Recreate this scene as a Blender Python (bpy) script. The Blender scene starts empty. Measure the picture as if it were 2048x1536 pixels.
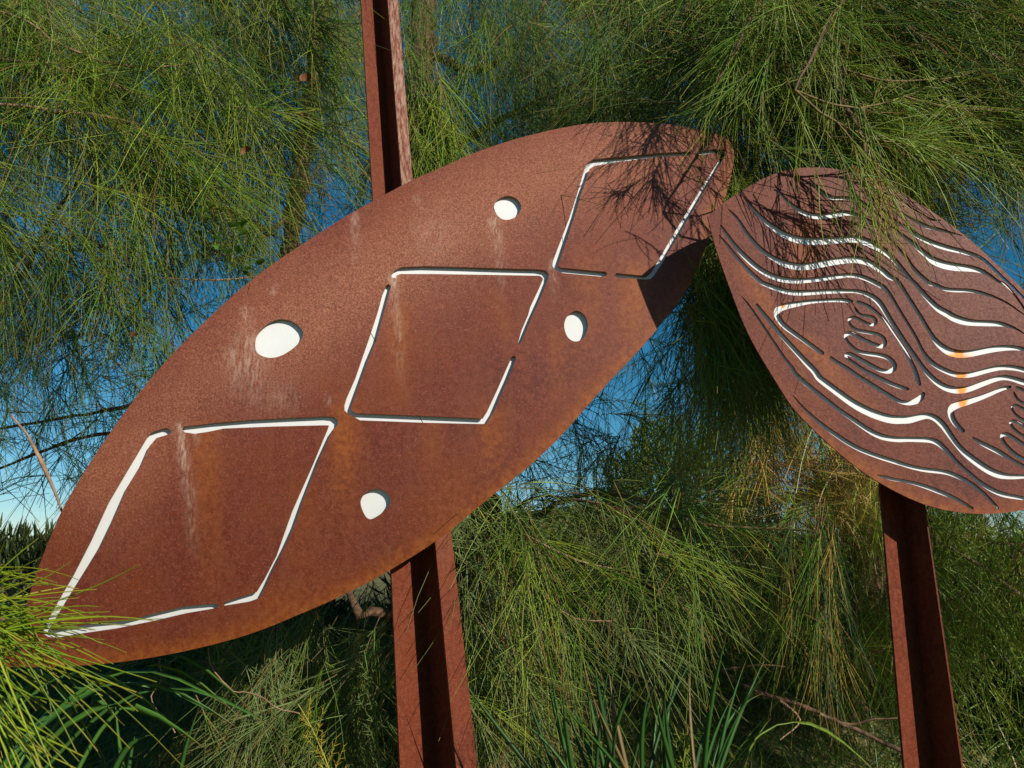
import bpy, bmesh, math
import numpy as np
from mathutils import Vector, Matrix
from mathutils.geometry import delaunay_2d_cdt

rng = np.random.default_rng(11)
scene = bpy.context.scene
COL = scene.collection

# ------------------------------------------------------------------ camera, sky, sun, exposure
FPX = 1600.0                      # focal length in photograph pixels (2048 wide)
PITCH = math.radians(12.0)
CAM = np.array([0.0, 0.0, 1.6])
FWD = np.array([0.0, math.cos(PITCH), math.sin(PITCH)])
UP = np.array([0.0, -math.sin(PITCH), math.cos(PITCH)])
RIGHT = np.array([1.0, 0.0, 0.0])
cam_data = bpy.data.cameras.new('camera')
cam_data.sensor_width = 36.0
cam_data.lens = FPX / 2048.0 * 36.0
cam_data.clip_start = 0.05
cam_data.clip_end = 2000.0
cam_data.dof.use_dof = True
cam_data.dof.focus_distance = 2.45
cam_data.dof.aperture_fstop = 9.0
cam = bpy.data.objects.new('camera', cam_data)
cam.location = CAM
cam.rotation_euler = (math.pi / 2 + PITCH, 0, 0)
COL.objects.link(cam)
scene.camera = cam

SUN_TO = np.array([0.617, -0.663, 0.424])        # towards the sun: right of and behind the camera
SUN_TO = SUN_TO / np.linalg.norm(SUN_TO)
SUN_EL = math.asin(SUN_TO[2])
SUN_AZ = math.atan2(SUN_TO[0], SUN_TO[1])
world = bpy.data.worlds.new('World')
scene.world = world
world.use_nodes = True
wn = world.node_tree
sky = wn.nodes.new('ShaderNodeTexSky')
sky.sky_type = 'NISHITA'
sky.sun_disc = False
sky.sun_elevation = SUN_EL
sky.sun_rotation = SUN_AZ
sky.air_density = 0.85
sky.dust_density = 0.0
sky.ozone_density = 4.0
bg = wn.nodes['Background']
hs = wn.nodes.new('ShaderNodeHueSaturation')
hs.inputs['Saturation'].default_value = 1.3
hs.inputs['Hue'].default_value = 0.482
hs.inputs['Value'].default_value = 1.1
wn.links.new(sky.outputs[0], hs.inputs['Color'])
wn.links.new(hs.outputs[0], bg.inputs[0])
bg.inputs[1].default_value = 0.064
sun_data = bpy.data.lights.new('sun', 'SUN')
sun_data.energy = 5.0
sun_data.angle = math.radians(0.5)
sun_data.color = (1.0, 0.93, 0.82)
sun = bpy.data.objects.new('sun', sun_data)
sun.rotation_euler = Vector(SUN_TO).to_track_quat('Z', 'Y').to_euler()
sun.location = (4, -4, 6)
COL.objects.link(sun)
scene.view_settings.view_transform = 'Standard'
scene.view_settings.look = 'None'
scene.view_settings.exposure = 0.24
scene.view_settings.gamma = 1.0
scene.view_settings.use_curve_mapping = False
scene.render.engine = 'CYCLES'
scene.cycles.max_bounces = 8
scene.cycles.diffuse_bounces = 3
scene.cycles.transmission_bounces = 4


def ray(px, py):
    px = np.asarray(px, float); py = np.asarray(py, float)
    xc = (px - 1024.0) / FPX; yc = -(py - 768.0) / FPX
    return FWD + xc[..., None] * RIGHT + yc[..., None] * UP


def atY(px, py, Y):
    """Point on the vertical plane y = Y seen along the ray through a photograph pixel."""
    r = ray(px, py)
    return CAM + r * (np.asarray(Y, float) / r[..., 1])[..., None]


def nrm(v):
    return v / np.maximum(np.linalg.norm(v, axis=-1, keepdims=True), 1e-9)


# ------------------------------------------------------------------ object helpers
def mesh_np(name, V, F, smooth=True):
    """Mesh from numpy vertices and a list of face arrays (each n x k)."""
    me = bpy.data.meshes.new(name)
    F = [np.asarray(f, np.int32) for f in F if len(f)]
    nl = sum(f.size for f in F); nf = sum(len(f) for f in F)
    me.vertices.add(len(V)); me.vertices.foreach_set('co', np.asarray(V, np.float32).ravel())
    me.loops.add(nl); me.loops.foreach_set('vertex_index', np.concatenate([f.ravel() for f in F]))
    sizes = np.concatenate([np.full(len(f), f.shape[1], np.int32) for f in F])
    starts = np.concatenate([[0], np.cumsum(sizes)[:-1]]).astype(np.int32)
    me.polygons.add(nf); me.polygons.foreach_set('loop_start', starts)
    me.polygons.foreach_set('use_smooth', np.full(nf, smooth, bool))
    me.update(calc_edges=True)
    return me


def obj(name, me, mat=None, parent=None, loc=None):
    o = bpy.data.objects.new(name, me)
    COL.objects.link(o)
    if mat is not None and me is not None and not me.materials:
        me.materials.append(mat)
    if parent is not None:
        o.parent = parent
    if loc is not None:
        o.location = loc
    return o


def tag(o, label=None, cat=None, group=None, kind=None):
    if label: o['label'] = label
    if cat: o['category'] = cat
    if group: o['group'] = group
    if kind: o['kind'] = kind
    return o


def thing(name, label, cat, group=None):
    return tag(obj(name, None), label, cat, group)


def set_attr(me, name, data):
    data = np.asarray(data, np.float32)
    if data.ndim == 1:
        a = me.attributes.new(name, 'FLOAT', 'POINT'); a.data.foreach_set('value', data)
    else:
        a = me.attributes.new(name, 'FLOAT_COLOR', 'POINT')
        c = np.ones((len(data), 4), np.float32); c[:, :3] = data
        a.data.foreach_set('color', c.ravel())


def ribbons(P, R):
    """Flat narrow blades along polylines, for grass and the far needles."""
    P = np.asarray(P, float); n, K, _ = P.shape
    T = nrm(np.gradient(P, axis=1))
    A = nrm(np.cross(T, rng.normal(size=(n, 1, 3)) * np.ones((1, K, 1)))) * np.asarray(R)[:, :, None] * 1.25
    V = np.stack([P - A, P + A], 2).reshape(-1, 3)
    i = ((np.arange(n) * K * 2)[:, None] + (np.arange(K - 1) * 2)[None]).ravel()
    return V, np.stack([i, i + 1, i + 3, i + 2], -1)


def tubes(P, R, sides=3, cap=False, twist=None):
    """Tubes along polylines P (N, K, 3) with radii R (N, K). Returns vertices and quad faces."""
    P = np.asarray(P, float); R = np.asarray(R, float)
    N, K, _ = P.shape
    T = np.empty_like(P)
    T[:, 1:-1] = P[:, 2:] - P[:, :-2]; T[:, 0] = P[:, 1] - P[:, 0]; T[:, -1] = P[:, -1] - P[:, -2]
    T = nrm(T)
    ref = nrm(np.cross(T[:, 0], rng.normal(size=(N, 3))))
    ref = np.repeat(ref[:, None], K, 1)
    A = nrm(ref - T * np.sum(ref * T, -1, keepdims=True))
    B = np.cross(T, A)
    ang = np.arange(sides) * 2 * math.pi / sides
    V = P[:, :, None] + R[:, :, None, None] * (np.cos(ang)[None, None, :, None] * A[:, :, None] + np.sin(ang)[None, None, :, None] * B[:, :, None])
    V = V.reshape(-1, 3)
    base = (np.arange(N) * K * sides)[:, None, None] + (np.arange(K - 1) * sides)[None, :, None]
    s = np.arange(sides); s2 = (s + 1) % sides
    F = np.stack([base + s, base + s2, base + s2 + sides, base + s + sides], -1).reshape(-1, 4)
    return V, F


def catmull(pts, step):
    pts = np.asarray(pts, float)
    P = np.vstack([2 * pts[0] - pts[1], pts, 2 * pts[-1] - pts[-2]])
    out = []
    for i in range(1, len(P) - 2):
        p0, p1, p2, p3 = P[i - 1], P[i], P[i + 1], P[i + 2]
        n = max(1, int(np.linalg.norm((p2 - p1)[:3 if step < 1 else 2]) / step))
        t = np.arange(n)[:, None] / n
        out.append(0.5 * (2 * p1 + (p2 - p0) * t + (2 * p0 - 5 * p1 + 4 * p2 - p3) * t * t + (3 * p1 - p0 - 3 * p2 + p3) * t ** 3))
    out.append(pts[-1:])
    return np.vstack(out)


def tube_path(pts, radii, step=0.05, sides=8, wob=0.0):
    """One tube along world points with interpolated radii, for trunks and branches."""
    pts = np.asarray(pts, float)
    q = catmull(np.hstack([pts, np.asarray(radii, float)[:, None]]), step)
    p = q[:, :3].copy()
    if wob:
        p += rng.normal(size=p.shape) * wob * q[:, 3:4]
    r = q[:, 3] * (1 + (rng.normal(size=len(q)) * 0.12 if wob else 0))
    return tubes(p[None], r[None], sides)


# ------------------------------------------------------------------ materials
class N:
    """Tiny node-graph writer."""
    def __init__(self, name):
        self.m = bpy.data.materials.new(name); self.m.use_nodes = True
        self.t = self.m.node_tree; self.b = self.t.nodes['Principled BSDF']
        self.out = self.t.nodes['Material Output']
    def n(self, typ, **kw):
        nd = self.t.nodes.new(typ)
        for k, v in kw.items():
            if k in ('sock',):
                for a, b in v.items(): nd.inputs[a].default_value = b
            else: setattr(nd, k, v)
        return nd
    def l(self, a, b): self.t.links.new(a, b)
    def coord(self, scale=(1, 1, 1)):
        c = self.n('ShaderNodeTexCoord'); mp = self.n('ShaderNodeMapping')
        mp.inputs['Scale'].default_value = scale; self.l(c.outputs['Object'], mp.inputs[0]); return mp.outputs[0]
    def noise(self, scale, detail=4, rough=0.6, vec=None, dist=0.0):
        nd = self.n('ShaderNodeTexNoise'); nd.inputs['Scale'].default_value = scale
        nd.inputs['Detail'].default_value = detail; nd.inputs['Roughness'].default_value = rough
        nd.inputs['Distortion'].default_value = dist
        if vec is None: vec = self.coord()
        self.l(vec, nd.inputs['Vector']); return nd.outputs[0]
    def ramp(self, fac, stops):
        r = self.n('ShaderNodeValToRGB'); e = r.color_ramp.elements
        while len(e) < len(stops): e.new(0.5)
        for x, (p, c) in zip(e, stops):
            x.position = p; x.color = (c, c, c, 1) if isinstance(c, (int, float)) else (*c, 1)
        self.l(fac, r.inputs[0]); return r.outputs[0]
    def mix(self, fac, a, b, mode='MIX'):
        m = self.n('ShaderNodeMix', data_type='RGBA', blend_type=mode)
        for i, v in ((0, fac), (6, a), (7, b)):
            if isinstance(v, (int, float)): m.inputs[i].default_value = v
            elif isinstance(v, tuple): m.inputs[i].default_value = (*v, 1)
            else: self.l(v, m.inputs[i])
        return m.outputs[2]
    def math(self, op, a, b=0.0):
        m = self.n('ShaderNodeMath', operation=op)
        for i, v in ((0, a), (1, b)):
            if isinstance(v, (int, float)): m.inputs[i].default_value = v
            else: self.l(v, m.inputs[i])
        return m.outputs[0]
    def attr(self, name, out='Fac'):
        a = self.n('ShaderNodeAttribute'); a.attribute_name = name; return a.outputs[out]
    def set(self, **kw):
        for k, v in kw.items():
            s = self.b.inputs[{'base': 'Base Color', 'rough': 'Roughness', 'spec': 'Specular IOR Level', 'metal': 'Metallic'}[k]]
            if isinstance(v, (int, float)): s.default_value = v
            elif isinstance(v, tuple): s.default_value = (*v, 1)
            else: self.l(v, s)
    def bump(self, h, strength=0.3, dist=0.002):
        b = self.n('ShaderNodeBump'); b.inputs['Strength'].default_value = strength; b.inputs['Distance'].default_value = dist
        self.l(h, b.inputs['Height']); self.l(b.outputs[0], self.b.inputs['Normal'])


def rust_material(name, streak=1.0, dark=1.0, spec=0.28):
    g = N(name)
    v = g.coord()
    d = dark
    big = g.noise(4.5, 3, 0.55, v, 0.6)
    base = g.ramp(big, [(0.28, (0.098 * d, 0.0150 * d, 0.0080 * d)), (0.48, (0.140 * d, 0.0235 * d, 0.0095 * d)), (0.66, (0.172 * d, 0.033 * d, 0.0065 * d))])
    mid = g.noise(60, 4, 0.7, v)
    base = g.mix(g.ramp(mid, [(0.42, 0.0), (0.62, 0.8)]), base, (0.190 * d, 0.043 * d, 0.024 * d))
    fine = g.noise(150, 3, 0.75, v)
    base = g.mix(g.ramp(fine, [(0.38, 0.5), (0.52, 0.0)]), base, (0.048 * d, 0.009 * d, 0.005 * d))
    speck = g.noise(210, 2, 0.65, v)
    base = g.mix(g.ramp(speck, [(0.57, 0.0), (0.70, 0.55)]), base, (0.33 * d, 0.120 * d, 0.062 * d))
    vs = g.coord((34, 34, 3.2))
    run = g.noise(1.0, 4, 0.6, vs)
    base = g.mix(g.math('MULTIPLY', g.ramp(run, [(0.48, 0.0), (0.72, 0.55)]), streak), base, (0.18 * d, 0.052 * d, 0.020 * d))
    base = g.mix(g.math('MULTIPLY', g.attr('painted_sheen'), g.ramp(speck, [(0.40, 0.25), (0.62, 1.0)])), base, (0.42, 0.175, 0.100))  # sun sheen mixed into the base colour as pale grain
    # orange bloom and pale lime runs laid down by rain, stored on the plate
    base = g.mix(g.math('MULTIPLY', g.attr('orange'), 0.8), base, g.mix(g.ramp(mid, [(0.35, 0.0), (0.65, 1.0)]), (0.17, 0.036, 0.005), (0.30, 0.085, 0.010)))
    vs2 = g.coord((120, 120, 26))
    run2 = g.noise(1.0, 3, 0.7, vs2)
    lime = g.math('MULTIPLY', g.attr('lime'), g.ramp(run2, [(0.40, 0.0), (0.66, 1.0)]))
    base = g.mix(lime, base, (0.60, 0.45, 0.34))
    g.set(base=base, spec=spec, rough=g.ramp(fine, [(0.3, 0.62), (0.7, 0.47)]))
    g.bump(g.mix(0.5, fine, mid), 0.55, 0.0016)
    return g.m


def white_sheet_material():
    g = N('white_painted_backing')
    v = g.coord()
    c = g.ramp(g.noise(9, 4, 0.6, v), [(0.3, (0.64, 0.65, 0.635)), (0.7, (0.69, 0.695, 0.685))])
    c = g.mix(g.ramp(g.attr('stain'), [(0.05, 0.0), (0.55, 1.0)]), c, g.ramp(g.noise(120, 3, 0.6, v), [(0.35, (0.74, 0.20, 0.006)), (0.7, (0.80, 0.36, 0.03))]))
    g.set(base=c, rough=0.5, spec=0.3)
    return g.m


def needle_material(name, trans=0.25):
    g = N(name)
    c = g.attr('tint', 'Color')
    g.set(base=c, rough=0.42, spec=0.35)
    tr = g.n('ShaderNodeBsdfTranslucent'); g.l(c, tr.inputs[0])
    mx = g.n('ShaderNodeMixShader'); mx.inputs[0].default_value = trans
    g.l(g.b.outputs[0], mx.inputs[1]); g.l(tr.outputs[0], mx.inputs[2]); g.l(mx.outputs[0], g.out.inputs[0])
    return g.m


def bark_material(name, a, b):
    g = N(name)
    v = g.coord((1, 1, 0.35))
    n1 = g.noise(26, 6, 0.7, v, 0.8)
    g.set(base=g.ramp(n1, [(0.3, a), (0.7, b)]), rough=0.9, spec=0.15)
    g.bump(n1, 0.9, 0.012)
    return g.m


def plain_material(name, a, b, scale=30, rough=0.6, spec=0.3):
    g = N(name)
    g.set(base=g.ramp(g.noise(scale, 4, 0.6), [(0.3, a), (0.7, b)]), rough=rough, spec=spec)
    return g.m


M_RUST = rust_material('weathering_steel', 1.0, 0.86, 0.34)
M_RUST_R = rust_material('weathering_steel_red', 0.4, 0.76, 0.2)
M_POST = rust_material('weathering_steel_post', 0.7, 0.74, 0.2)
M_WHITE = white_sheet_material()
M_NEEDLE = needle_material('she_oak_needles')
M_BLADE = needle_material('leaf_blade', 0.3)
M_BARK = bark_material('she_oak_bark', (0.045, 0.030, 0.020), (0.20, 0.115, 0.065))
M_TWIG = plain_material('twig_bark', (0.16, 0.085, 0.045), (0.36, 0.23, 0.14), 40, 0.8)
M_GREENTWIG = plain_material('green_brown_twig', (0.10, 0.080, 0.028), (0.22, 0.15, 0.06), 40, 0.8)
M_DARKTWIG = plain_material('dark_twig_bark', (0.06, 0.035, 0.022), (0.17, 0.10, 0.06), 40, 0.85)
M_SOIL = plain_material('straw_and_soil', (0.040, 0.048, 0.016), (0.26, 0.22, 0.09), 5, 0.95, 0.1)
M_HILL = plain_material('distant_scrub', (0.06, 0.085, 0.030), (0.16, 0.17, 0.06), 0.6, 0.9, 0.1)
M_DEAD = plain_material('dead_leaf_brown', (0.07, 0.026, 0.010), (0.22, 0.085, 0.03), 60, 0.7)
M_BOLT = plain_material('bolt_steel', (0.09, 0.03, 0.02), (0.18, 0.06, 0.035), 90, 0.7)


# ------------------------------------------------------------------ the two cut-steel leaves
OUT_LEFT = [(0,1333),(18,1296),(36,1250),(55,1203),(70,1153),(95,1088),(125,1018),(160,958),(200,895.5),(240,838),(292,769),(350,702.5),(400,652.5),(450,605),(500,562.5),(550,525),(625,475),(700,427.5),(750,400),(825,360),(890,332),(950,305),(1024,280),(1080,265.4),(1129,254.6),(1178,246.8),(1236,243.5),(1295,245),(1353,250.7),(1412,261.5),(1451,273),(1466,279),(1470.5,290),(1466,334),(1455,380.6),(1443,416),(1419,475),(1394,540),(1364,595),(1324,645),(1279,700),(1224,757),(1172,815),(1119,875),(1072,920),(1024,960),(966,1006),(910,1053),(858,1092),(800,1128),(752,1157),(700,1183),(650,1207),(600,1228),(550,1249.5),(500,1268),(450,1283),(400,1295.5),(350,1306.5),(300,1315.5),(250,1323),(200,1328),(150,1332),(100,1334),(50,1334.5)]
CUT_LEFT = [
 [(342.5,862),(337,857),(330,856),(318,859.5),(303,864.5),(294,873),(287.6,884),(254,940.6),(215,1007),(180,1084),(145,1152),(113.75,1205),(94,1242),(84.5,1262),(86,1270),(94,1275),(104,1276.5),(116,1276),(162,1268),(232,1258),(301,1244),(371,1227.5),(433,1217),(437,1212),(434,1207.5),(428,1207),(371,1212),(313,1226),(255,1241),(197,1246),(134,1255),(103,1262),(101,1255),(114,1234),(141,1189),(182,1123),(202,1090),(227,1038),(254,976),(284,927),(299,892),(313,876),(336,869),(341,866.5)],
 [(363,858),(367.6,853),(428,846),(506,839.6),(584,835.7),(653,832.5),(668,834),(676,840.5),(675.5,848),(662.5,866),(639,917),(606,1002.6),(589.5,1050),(572,1089),(548,1136),(533,1169),(521,1192.6),(516,1197.5),(498,1204),(448,1212.5),(446,1209),(448,1206),(458.6,1201),(488,1191.6),(513,1184),(527,1161),(552,1112.5),(574,1050),(584,1022),(623,934),(654.7,858),(657,851),(650,850.5),(545,853),(447.6,857),(414,864),(389,867.5),(368,864.5)],
 [(782,550),(789,540.5),(803,534),(848,532),(926,534),(1004,536.6),(1078,538.6),(1092,541.5),(1097,548),(1096,558),(1082,593),(1062.5,636),(1044,681),(1039,688.6),(1036,685),(1043,660),(1056.6,628),(1060.5,613),(1078,576),(1086,557),(1080,551.5),(965,549.5),(867,548),(801,548),(793,551),(791,556),(784,555)],
 [(1023,714),(1027,711.5),(1032,714),(1031,720),(1018,753),(1006,780),(988,823),(973,847),(965,848),(850,845.5),(720,840.5),(697.5,828),(688.5,820.5),(688,811),(692,797),(710,756),(739,672),(755,623),(764,589),(772,571),(777,568),(782,572),(779,582),(763,642),(753,679),(737,717),(719.5,766),(702,814),(704,822),(712,826.4),(725,827),(850,832),(965,837),(974,823),(994,780)],
 [(1383,306),(1379,302.5),(1314,306),(1256,312),(1187,318),(1176,324),(1170,334),(1154,388),(1138.6,435),(1109,513),(1105.5,524),(1105,532),(1110,540),(1125.5,546),(1204,553.4),(1212,552),(1214.5,548),(1211.5,543.5),(1174,540),(1121,535),(1116,531),(1135,474),(1151,427),(1163,384),(1174,355),(1179,338),(1188,332),(1236,324),(1314,314),(1379,310.5)],
 [(1395.5,306),(1400,300.5),(1431.5,297.6),(1445,300),(1450,307),(1447,316),(1412,376),(1373,443),(1324,527),(1308,551),(1301,558),(1291.6,559),(1233,555),(1229,551),(1233,546),(1272,550),(1293,551.5),(1302,544),(1310.5,531),(1353.4,457),(1402,377),(1439,318),(1439,309),(1431.6,306),(1398,310)],
 [(509.6,684),(514.5,668),(534,648),(559,638.5),(583,642),(600,655),(606,668),(602,680),(587,696),(563,711),(540,715.6),(520,710),(511,699.6)],
 [(988,410),(995,398.6),(1014,391.5),(1032,396.6),(1042.5,412),(1037.7,427),(1026,436.6),(1010,439.6),(997,433),(990,421)],
 [(1128.5,649.5),(1133,634),(1143,625),(1155,621.5),(1168.5,630),(1175.5,647.6),(1172,667),(1163,679),(1150,683),(1138,677),(1131,665)],
 [(720.5,1003),(732.5,985),(754,977.5),(774,985.5),(781,1003),(770,1020.5),(751,1034.5),(737.5,1038.5),(727,1027)],
]
ROUND_LEFT = {6, 7, 8, 9}
OUT_RIGHT = [(1415.5,433),(1433,417),(1451,402),(1494,375),(1533,353.5),(1560,343),(1588,337),(1631,334),(1673.5,338),(1716,347),(1752,361.5),(1787,378),(1835,404),(1886,438),(1929,470),(1971.5,508),(2023,556),(2048,580),(2084,624),(2112,668),(2134,720),(2150,780),(2160,840),(2166,915),(2140,958),(2112,985),(2080,1007),(2048,1020.5),(1988.6,1027.6),(1946,1027.6),(1903,1022.5),(1852,1010.5),(1800.5,988),(1752,961),(1715,936),(1671,900),(1625,857),(1585.5,816),(1553,765),(1523,716),(1495,665),(1470,604),(1455,563),(1441,525),(1429,488)]


def close_smooth(pts, step, sharp=False):
    pts = np.asarray(pts, float)
    n = len(pts)
    out = []
    for i in range(n):
        p0, p1, p2, p3 = pts[i - 1], pts[i], pts[(i + 1) % n], pts[(i + 2) % n]
        k = max(1, int(np.linalg.norm(p2 - p1) / step))
        t = np.arange(k)[:, None] / k
        if sharp:
            out.append(p1 + (p2 - p1) * t)
        else:
            out.append(0.5 * (2 * p1 + (p2 - p0) * t + (2 * p0 - 5 * p1 + 4 * p2 - p3) * t * t + (3 * p1 - p0 - 3 * p2 + p3) * t ** 3))
    return np.vstack(out)


def smooth_open_outline(pts, step, corners):
    """Closed outline, smooth but with true corners at the given vertex numbers."""
    pts = np.asarray(pts, float)
    n = len(pts); cs = sorted(corners); out = []
    for a, b in zip(cs, cs[1:] + [cs[0] + n]):
        seg = pts[[i % n for i in range(a, b + 1)]]
        q = catmull(seg, step)
        for _ in range(16): q[1:-1] = (q[:-2] + 2 * q[1:-1] + q[2:]) / 4
        out.append(q[:-1])
    return np.vstack(out)


def stroke_outline(st):
    st = np.asarray(st, float)
    q = catmull(st, 3.0)
    # drop samples that double back where two traced pieces meet
    keep = [0]
    for i in range(1, len(q)):
        if np.linalg.norm(q[i, :2] - q[keep[-1], :2]) > 1.6: keep.append(i)
    q = q[keep]
    for _ in range(3):
        q[1:-1] = (q[:-2] + 2 * q[1:-1] + q[2:]) / 4
    p = q[:, :2]; w = q[:, 2] / 2
    t = np.gradient(p, axis=0); t = nrm(t)
    nn = np.stack([-t[:, 1], t[:, 0]], -1)
    a = p + nn * w[:, None]; b = p - nn * w[:, None]
    cap1 = [p[-1] + w[-1] * (math.cos(x) * nn[-1] + math.sin(x) * t[-1]) for x in np.linspace(0, math.pi, 6)[1:-1]]
    cap0 = [p[0] + w[0] * (-math.cos(x) * nn[0] - math.sin(x) * t[0]) for x in np.linspace(0, math.pi, 6)[1:-1]]
    return np.vstack([a, cap1, b[::-1], cap0])


def winding(P, loop):
    """Winding number of points P (n,2) in a closed loop (m,2)."""
    a = loop; b = np.roll(loop, -1, 0)
    w = np.zeros(len(P), int)
    for (x0, y0), (x1, y1) in zip(a, b):
        if y0 == y1: continue
        s = (x1 - x0) * (P[:, 1] - y0) - (P[:, 0] - x0) * (y1 - y0)
        if y0 < y1: w += (P[:, 1] >= y0) & (P[:, 1] < y1) & (s > 0)
        else: w -= (P[:, 1] < y0) & (P[:, 1] >= y1) & (s < 0)
    return w


def triangulate(outline, holes, grid):
    loops = [outline] + holes
    V = []; E = []
    for lp in loops:
        k = len(V); V += [Vector((float(x), float(y))) for x, y in lp]
        E += [(k + i, k + (i + 1) % len(lp)) for i in range(len(lp))]
    x0, y0 = outline.min(0); x1, y1 = outline.max(0)
    gx, gy = np.meshgrid(np.arange(x0, x1, grid), np.arange(y0, y1, grid))
    gx = gx + (np.arange(gx.shape[0]) % 2)[:, None] * grid / 2
    G = np.stack([gx.ravel(), gy.ravel()], -1)
    G = G[winding(G, outline) != 0]
    allp = np.vstack(loops)
    d = np.concatenate([np.min(np.linalg.norm(G[i:i + 400, None] - allp[None], axis=-1), 1) for i in range(0, len(G), 400)])
    G = G[d > grid * 0.4]
    V += [Vector((float(x), float(y))) for x, y in G]
    r = delaunay_2d_cdt(V, E, [], 0, 1e-4)
    P = np.array([(v.x, v.y) for v in r[0]]); T = np.array([f for f in r[2] if len(f) == 3], int)
    c = P[T].mean(1)
    keep = winding(c, outline) != 0
    for h in holes:
        lo, hi = h.min(0), h.max(0)
        m = np.all((c >= lo) & (c <= hi), 1) & keep
        idx = np.nonzero(m)[0]
        if len(idx): keep[idx[winding(c[idx], h) != 0]] = False
    T = T[keep]
    u, inv = np.unique(T, return_inverse=True)
    return P[u], inv.reshape(T.shape)


def surf(Yf, p, off=0.0):
    """World point on the sheet Y = Yf(px, py), moved off metres behind its face."""
    p = np.asarray(p, float)
    S = lambda a, b: atY(a, b, Yf(a, b))
    q = S(p[:, 0], p[:, 1])
    if np.all(np.asarray(off) == 0): return q
    du = S(p[:, 0] + 1, p[:, 1]) - q; dv = S(p[:, 0], p[:, 1] + 1) - q
    n = nrm(np.cross(du, dv)); n[n[:, 1] < 0] *= -1
    return q + n * off


def plate_mesh(name, Yf, outline, holes, thick, grid, off=0.0):
    P, T = triangulate(outline, holes, grid)
    f = surf(Yf, P, off); b = surf(Yf, P, off + thick)
    # orient towards the camera
    n = np.cross(f[T[:, 1]] - f[T[:, 0]], f[T[:, 2]] - f[T[:, 0]])
    flip = n[:, 1] > 0
    T[flip] = T[flip][:, ::-1]
    V = [f, b]; faces3 = [T, T[:, ::-1] + len(f)]; faces4 = []
    k = 2 * len(f); px = [P, P]
    for lp in [outline] + holes:
        a = surf(Yf, lp, off); c = surf(Yf, lp, off + thick); m = len(lp)
        i = np.arange(m); j = (i + 1) % m
        V += [a, c]; px += [lp, lp]
        faces4.append(np.stack([k + i, k + j, k + m + j, k + m + i], -1)); k += 2 * m
    V = np.vstack(V)
    me = mesh_np(name, V, [np.vstack(faces3), np.vstack(faces4)], True)
    bm = bmesh.new(); bm.from_mesh(me)
    bm.to_mesh(me); bm.free()
    return me, np.vstack(px)


def box_mesh(name, c, s, rot=None):
    bm = bmesh.new(); bmesh.ops.create_cube(bm, size=1.0)
    bmesh.ops.scale(bm, vec=Vector(s), verts=bm.verts)
    bmesh.ops.bevel(bm, geom=bm.edges[:], offset=min(s) * 0.12, segments=2, affect='EDGES')
    if rot is not None: bmesh.ops.rotate(bm, matrix=Matrix.Rotation(rot, 3, 'Z'), verts=bm.verts)
    bmesh.ops.translate(bm, vec=Vector(c), verts=bm.verts)
    me = bpy.data.meshes.new(name); bm.to_mesh(me); bm.free(); return me


YL = lambda px, py: 2.375 + 0.095 * ((np.asarray(py, float) - 800) / 500) ** 2
YR = lambda px, py: 2.20 + 0.03 * (np.asarray(px, float) - 1416) / 600 + 0.0 * np.asarray(py, float)


def gauss_line(p, a, b, w):
    """Soft stroke between two pixels, fading towards its lower end."""
    a = np.array(a, float); b = np.array(b, float); d = b - a; L = np.linalg.norm(d)
    t = np.clip(((p - a) @ d) / L ** 2, -0.1, 1.1)
    dist = np.linalg.norm(p - (a + t[:, None] * d), axis=1)
    return np.exp(-(dist / w) ** 2) * np.clip(1.15 - t, 0, 1)


# ---- left leaf: curved plate with three diamonds and four round holes
sign_l = thing('leaf_sign', 'large rusty steel leaf with three cut diamond outlines and four holes, on a rusty post', 'sign', 'rusty leaf signs')
outline = smooth_open_outline(OUT_LEFT, 6.0, [0])
cuts = [close_smooth(c, 4.0, i not in ROUND_LEFT) for i, c in enumerate(CUT_LEFT)]
me, pxl = plate_mesh('plate', YL, outline, cuts, 0.0065, 13.0)
lime = np.zeros(len(pxl))
for a, b, w, s in [((988,440),(1002,520),8,1.0),((1000,520),(1006,600),6,0.35),((362,868),(376,1000),8,1.0),((380,990),(388,1110),8,0.45),((392,866),(395,900),4,0.5),
                   ((786,560),(790,640),7,0.8),((795,640),(800,760),9,0.45),((500,700),(515,830),26,0.55),((470,720),(480,800),20,0.5),((492,625),(500,650),8,0.9),((545,575),(540,590),7,0.6),
                   ((710,440),(708,520),7,0.6),((655,790),(656,815),4,0.7),((1190,428),(1192,434),4,1.0),((282,870),(286,876),5,1.0),((1105,530),(1110,600),5,0.6),((1242,500),(1240,520),3,0.6),
                   ((830,400),(834,420),5,0.6),((870,470),(885,540),40,0.2),((560,800),(575,835),40,0.25)]:
    lime = np.maximum(lime, s * gauss_line(pxl, a, b, w))
painted_sheen = np.zeros(len(pxl))  # painted highlight: sun glints along the plate's upper left band
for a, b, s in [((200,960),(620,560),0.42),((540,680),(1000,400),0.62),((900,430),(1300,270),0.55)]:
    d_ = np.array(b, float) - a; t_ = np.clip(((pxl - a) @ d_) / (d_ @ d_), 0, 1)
    painted_sheen = np.maximum(painted_sheen, s * np.exp(-(np.linalg.norm(pxl - (a + t_[:, None] * d_), axis=1) / 110) ** 2))
dedge = np.min(np.linalg.norm(pxl[:, None, :] - outline[None, ::6], axis=-1), 1)
low = np.clip((pxl[:, 0] * 0.58 + pxl[:, 1] * 0.81 - 985) / 180, 0, 1)       # towards the lower edge
orange = np.exp(-(dedge / 26) ** 2) * low
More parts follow.
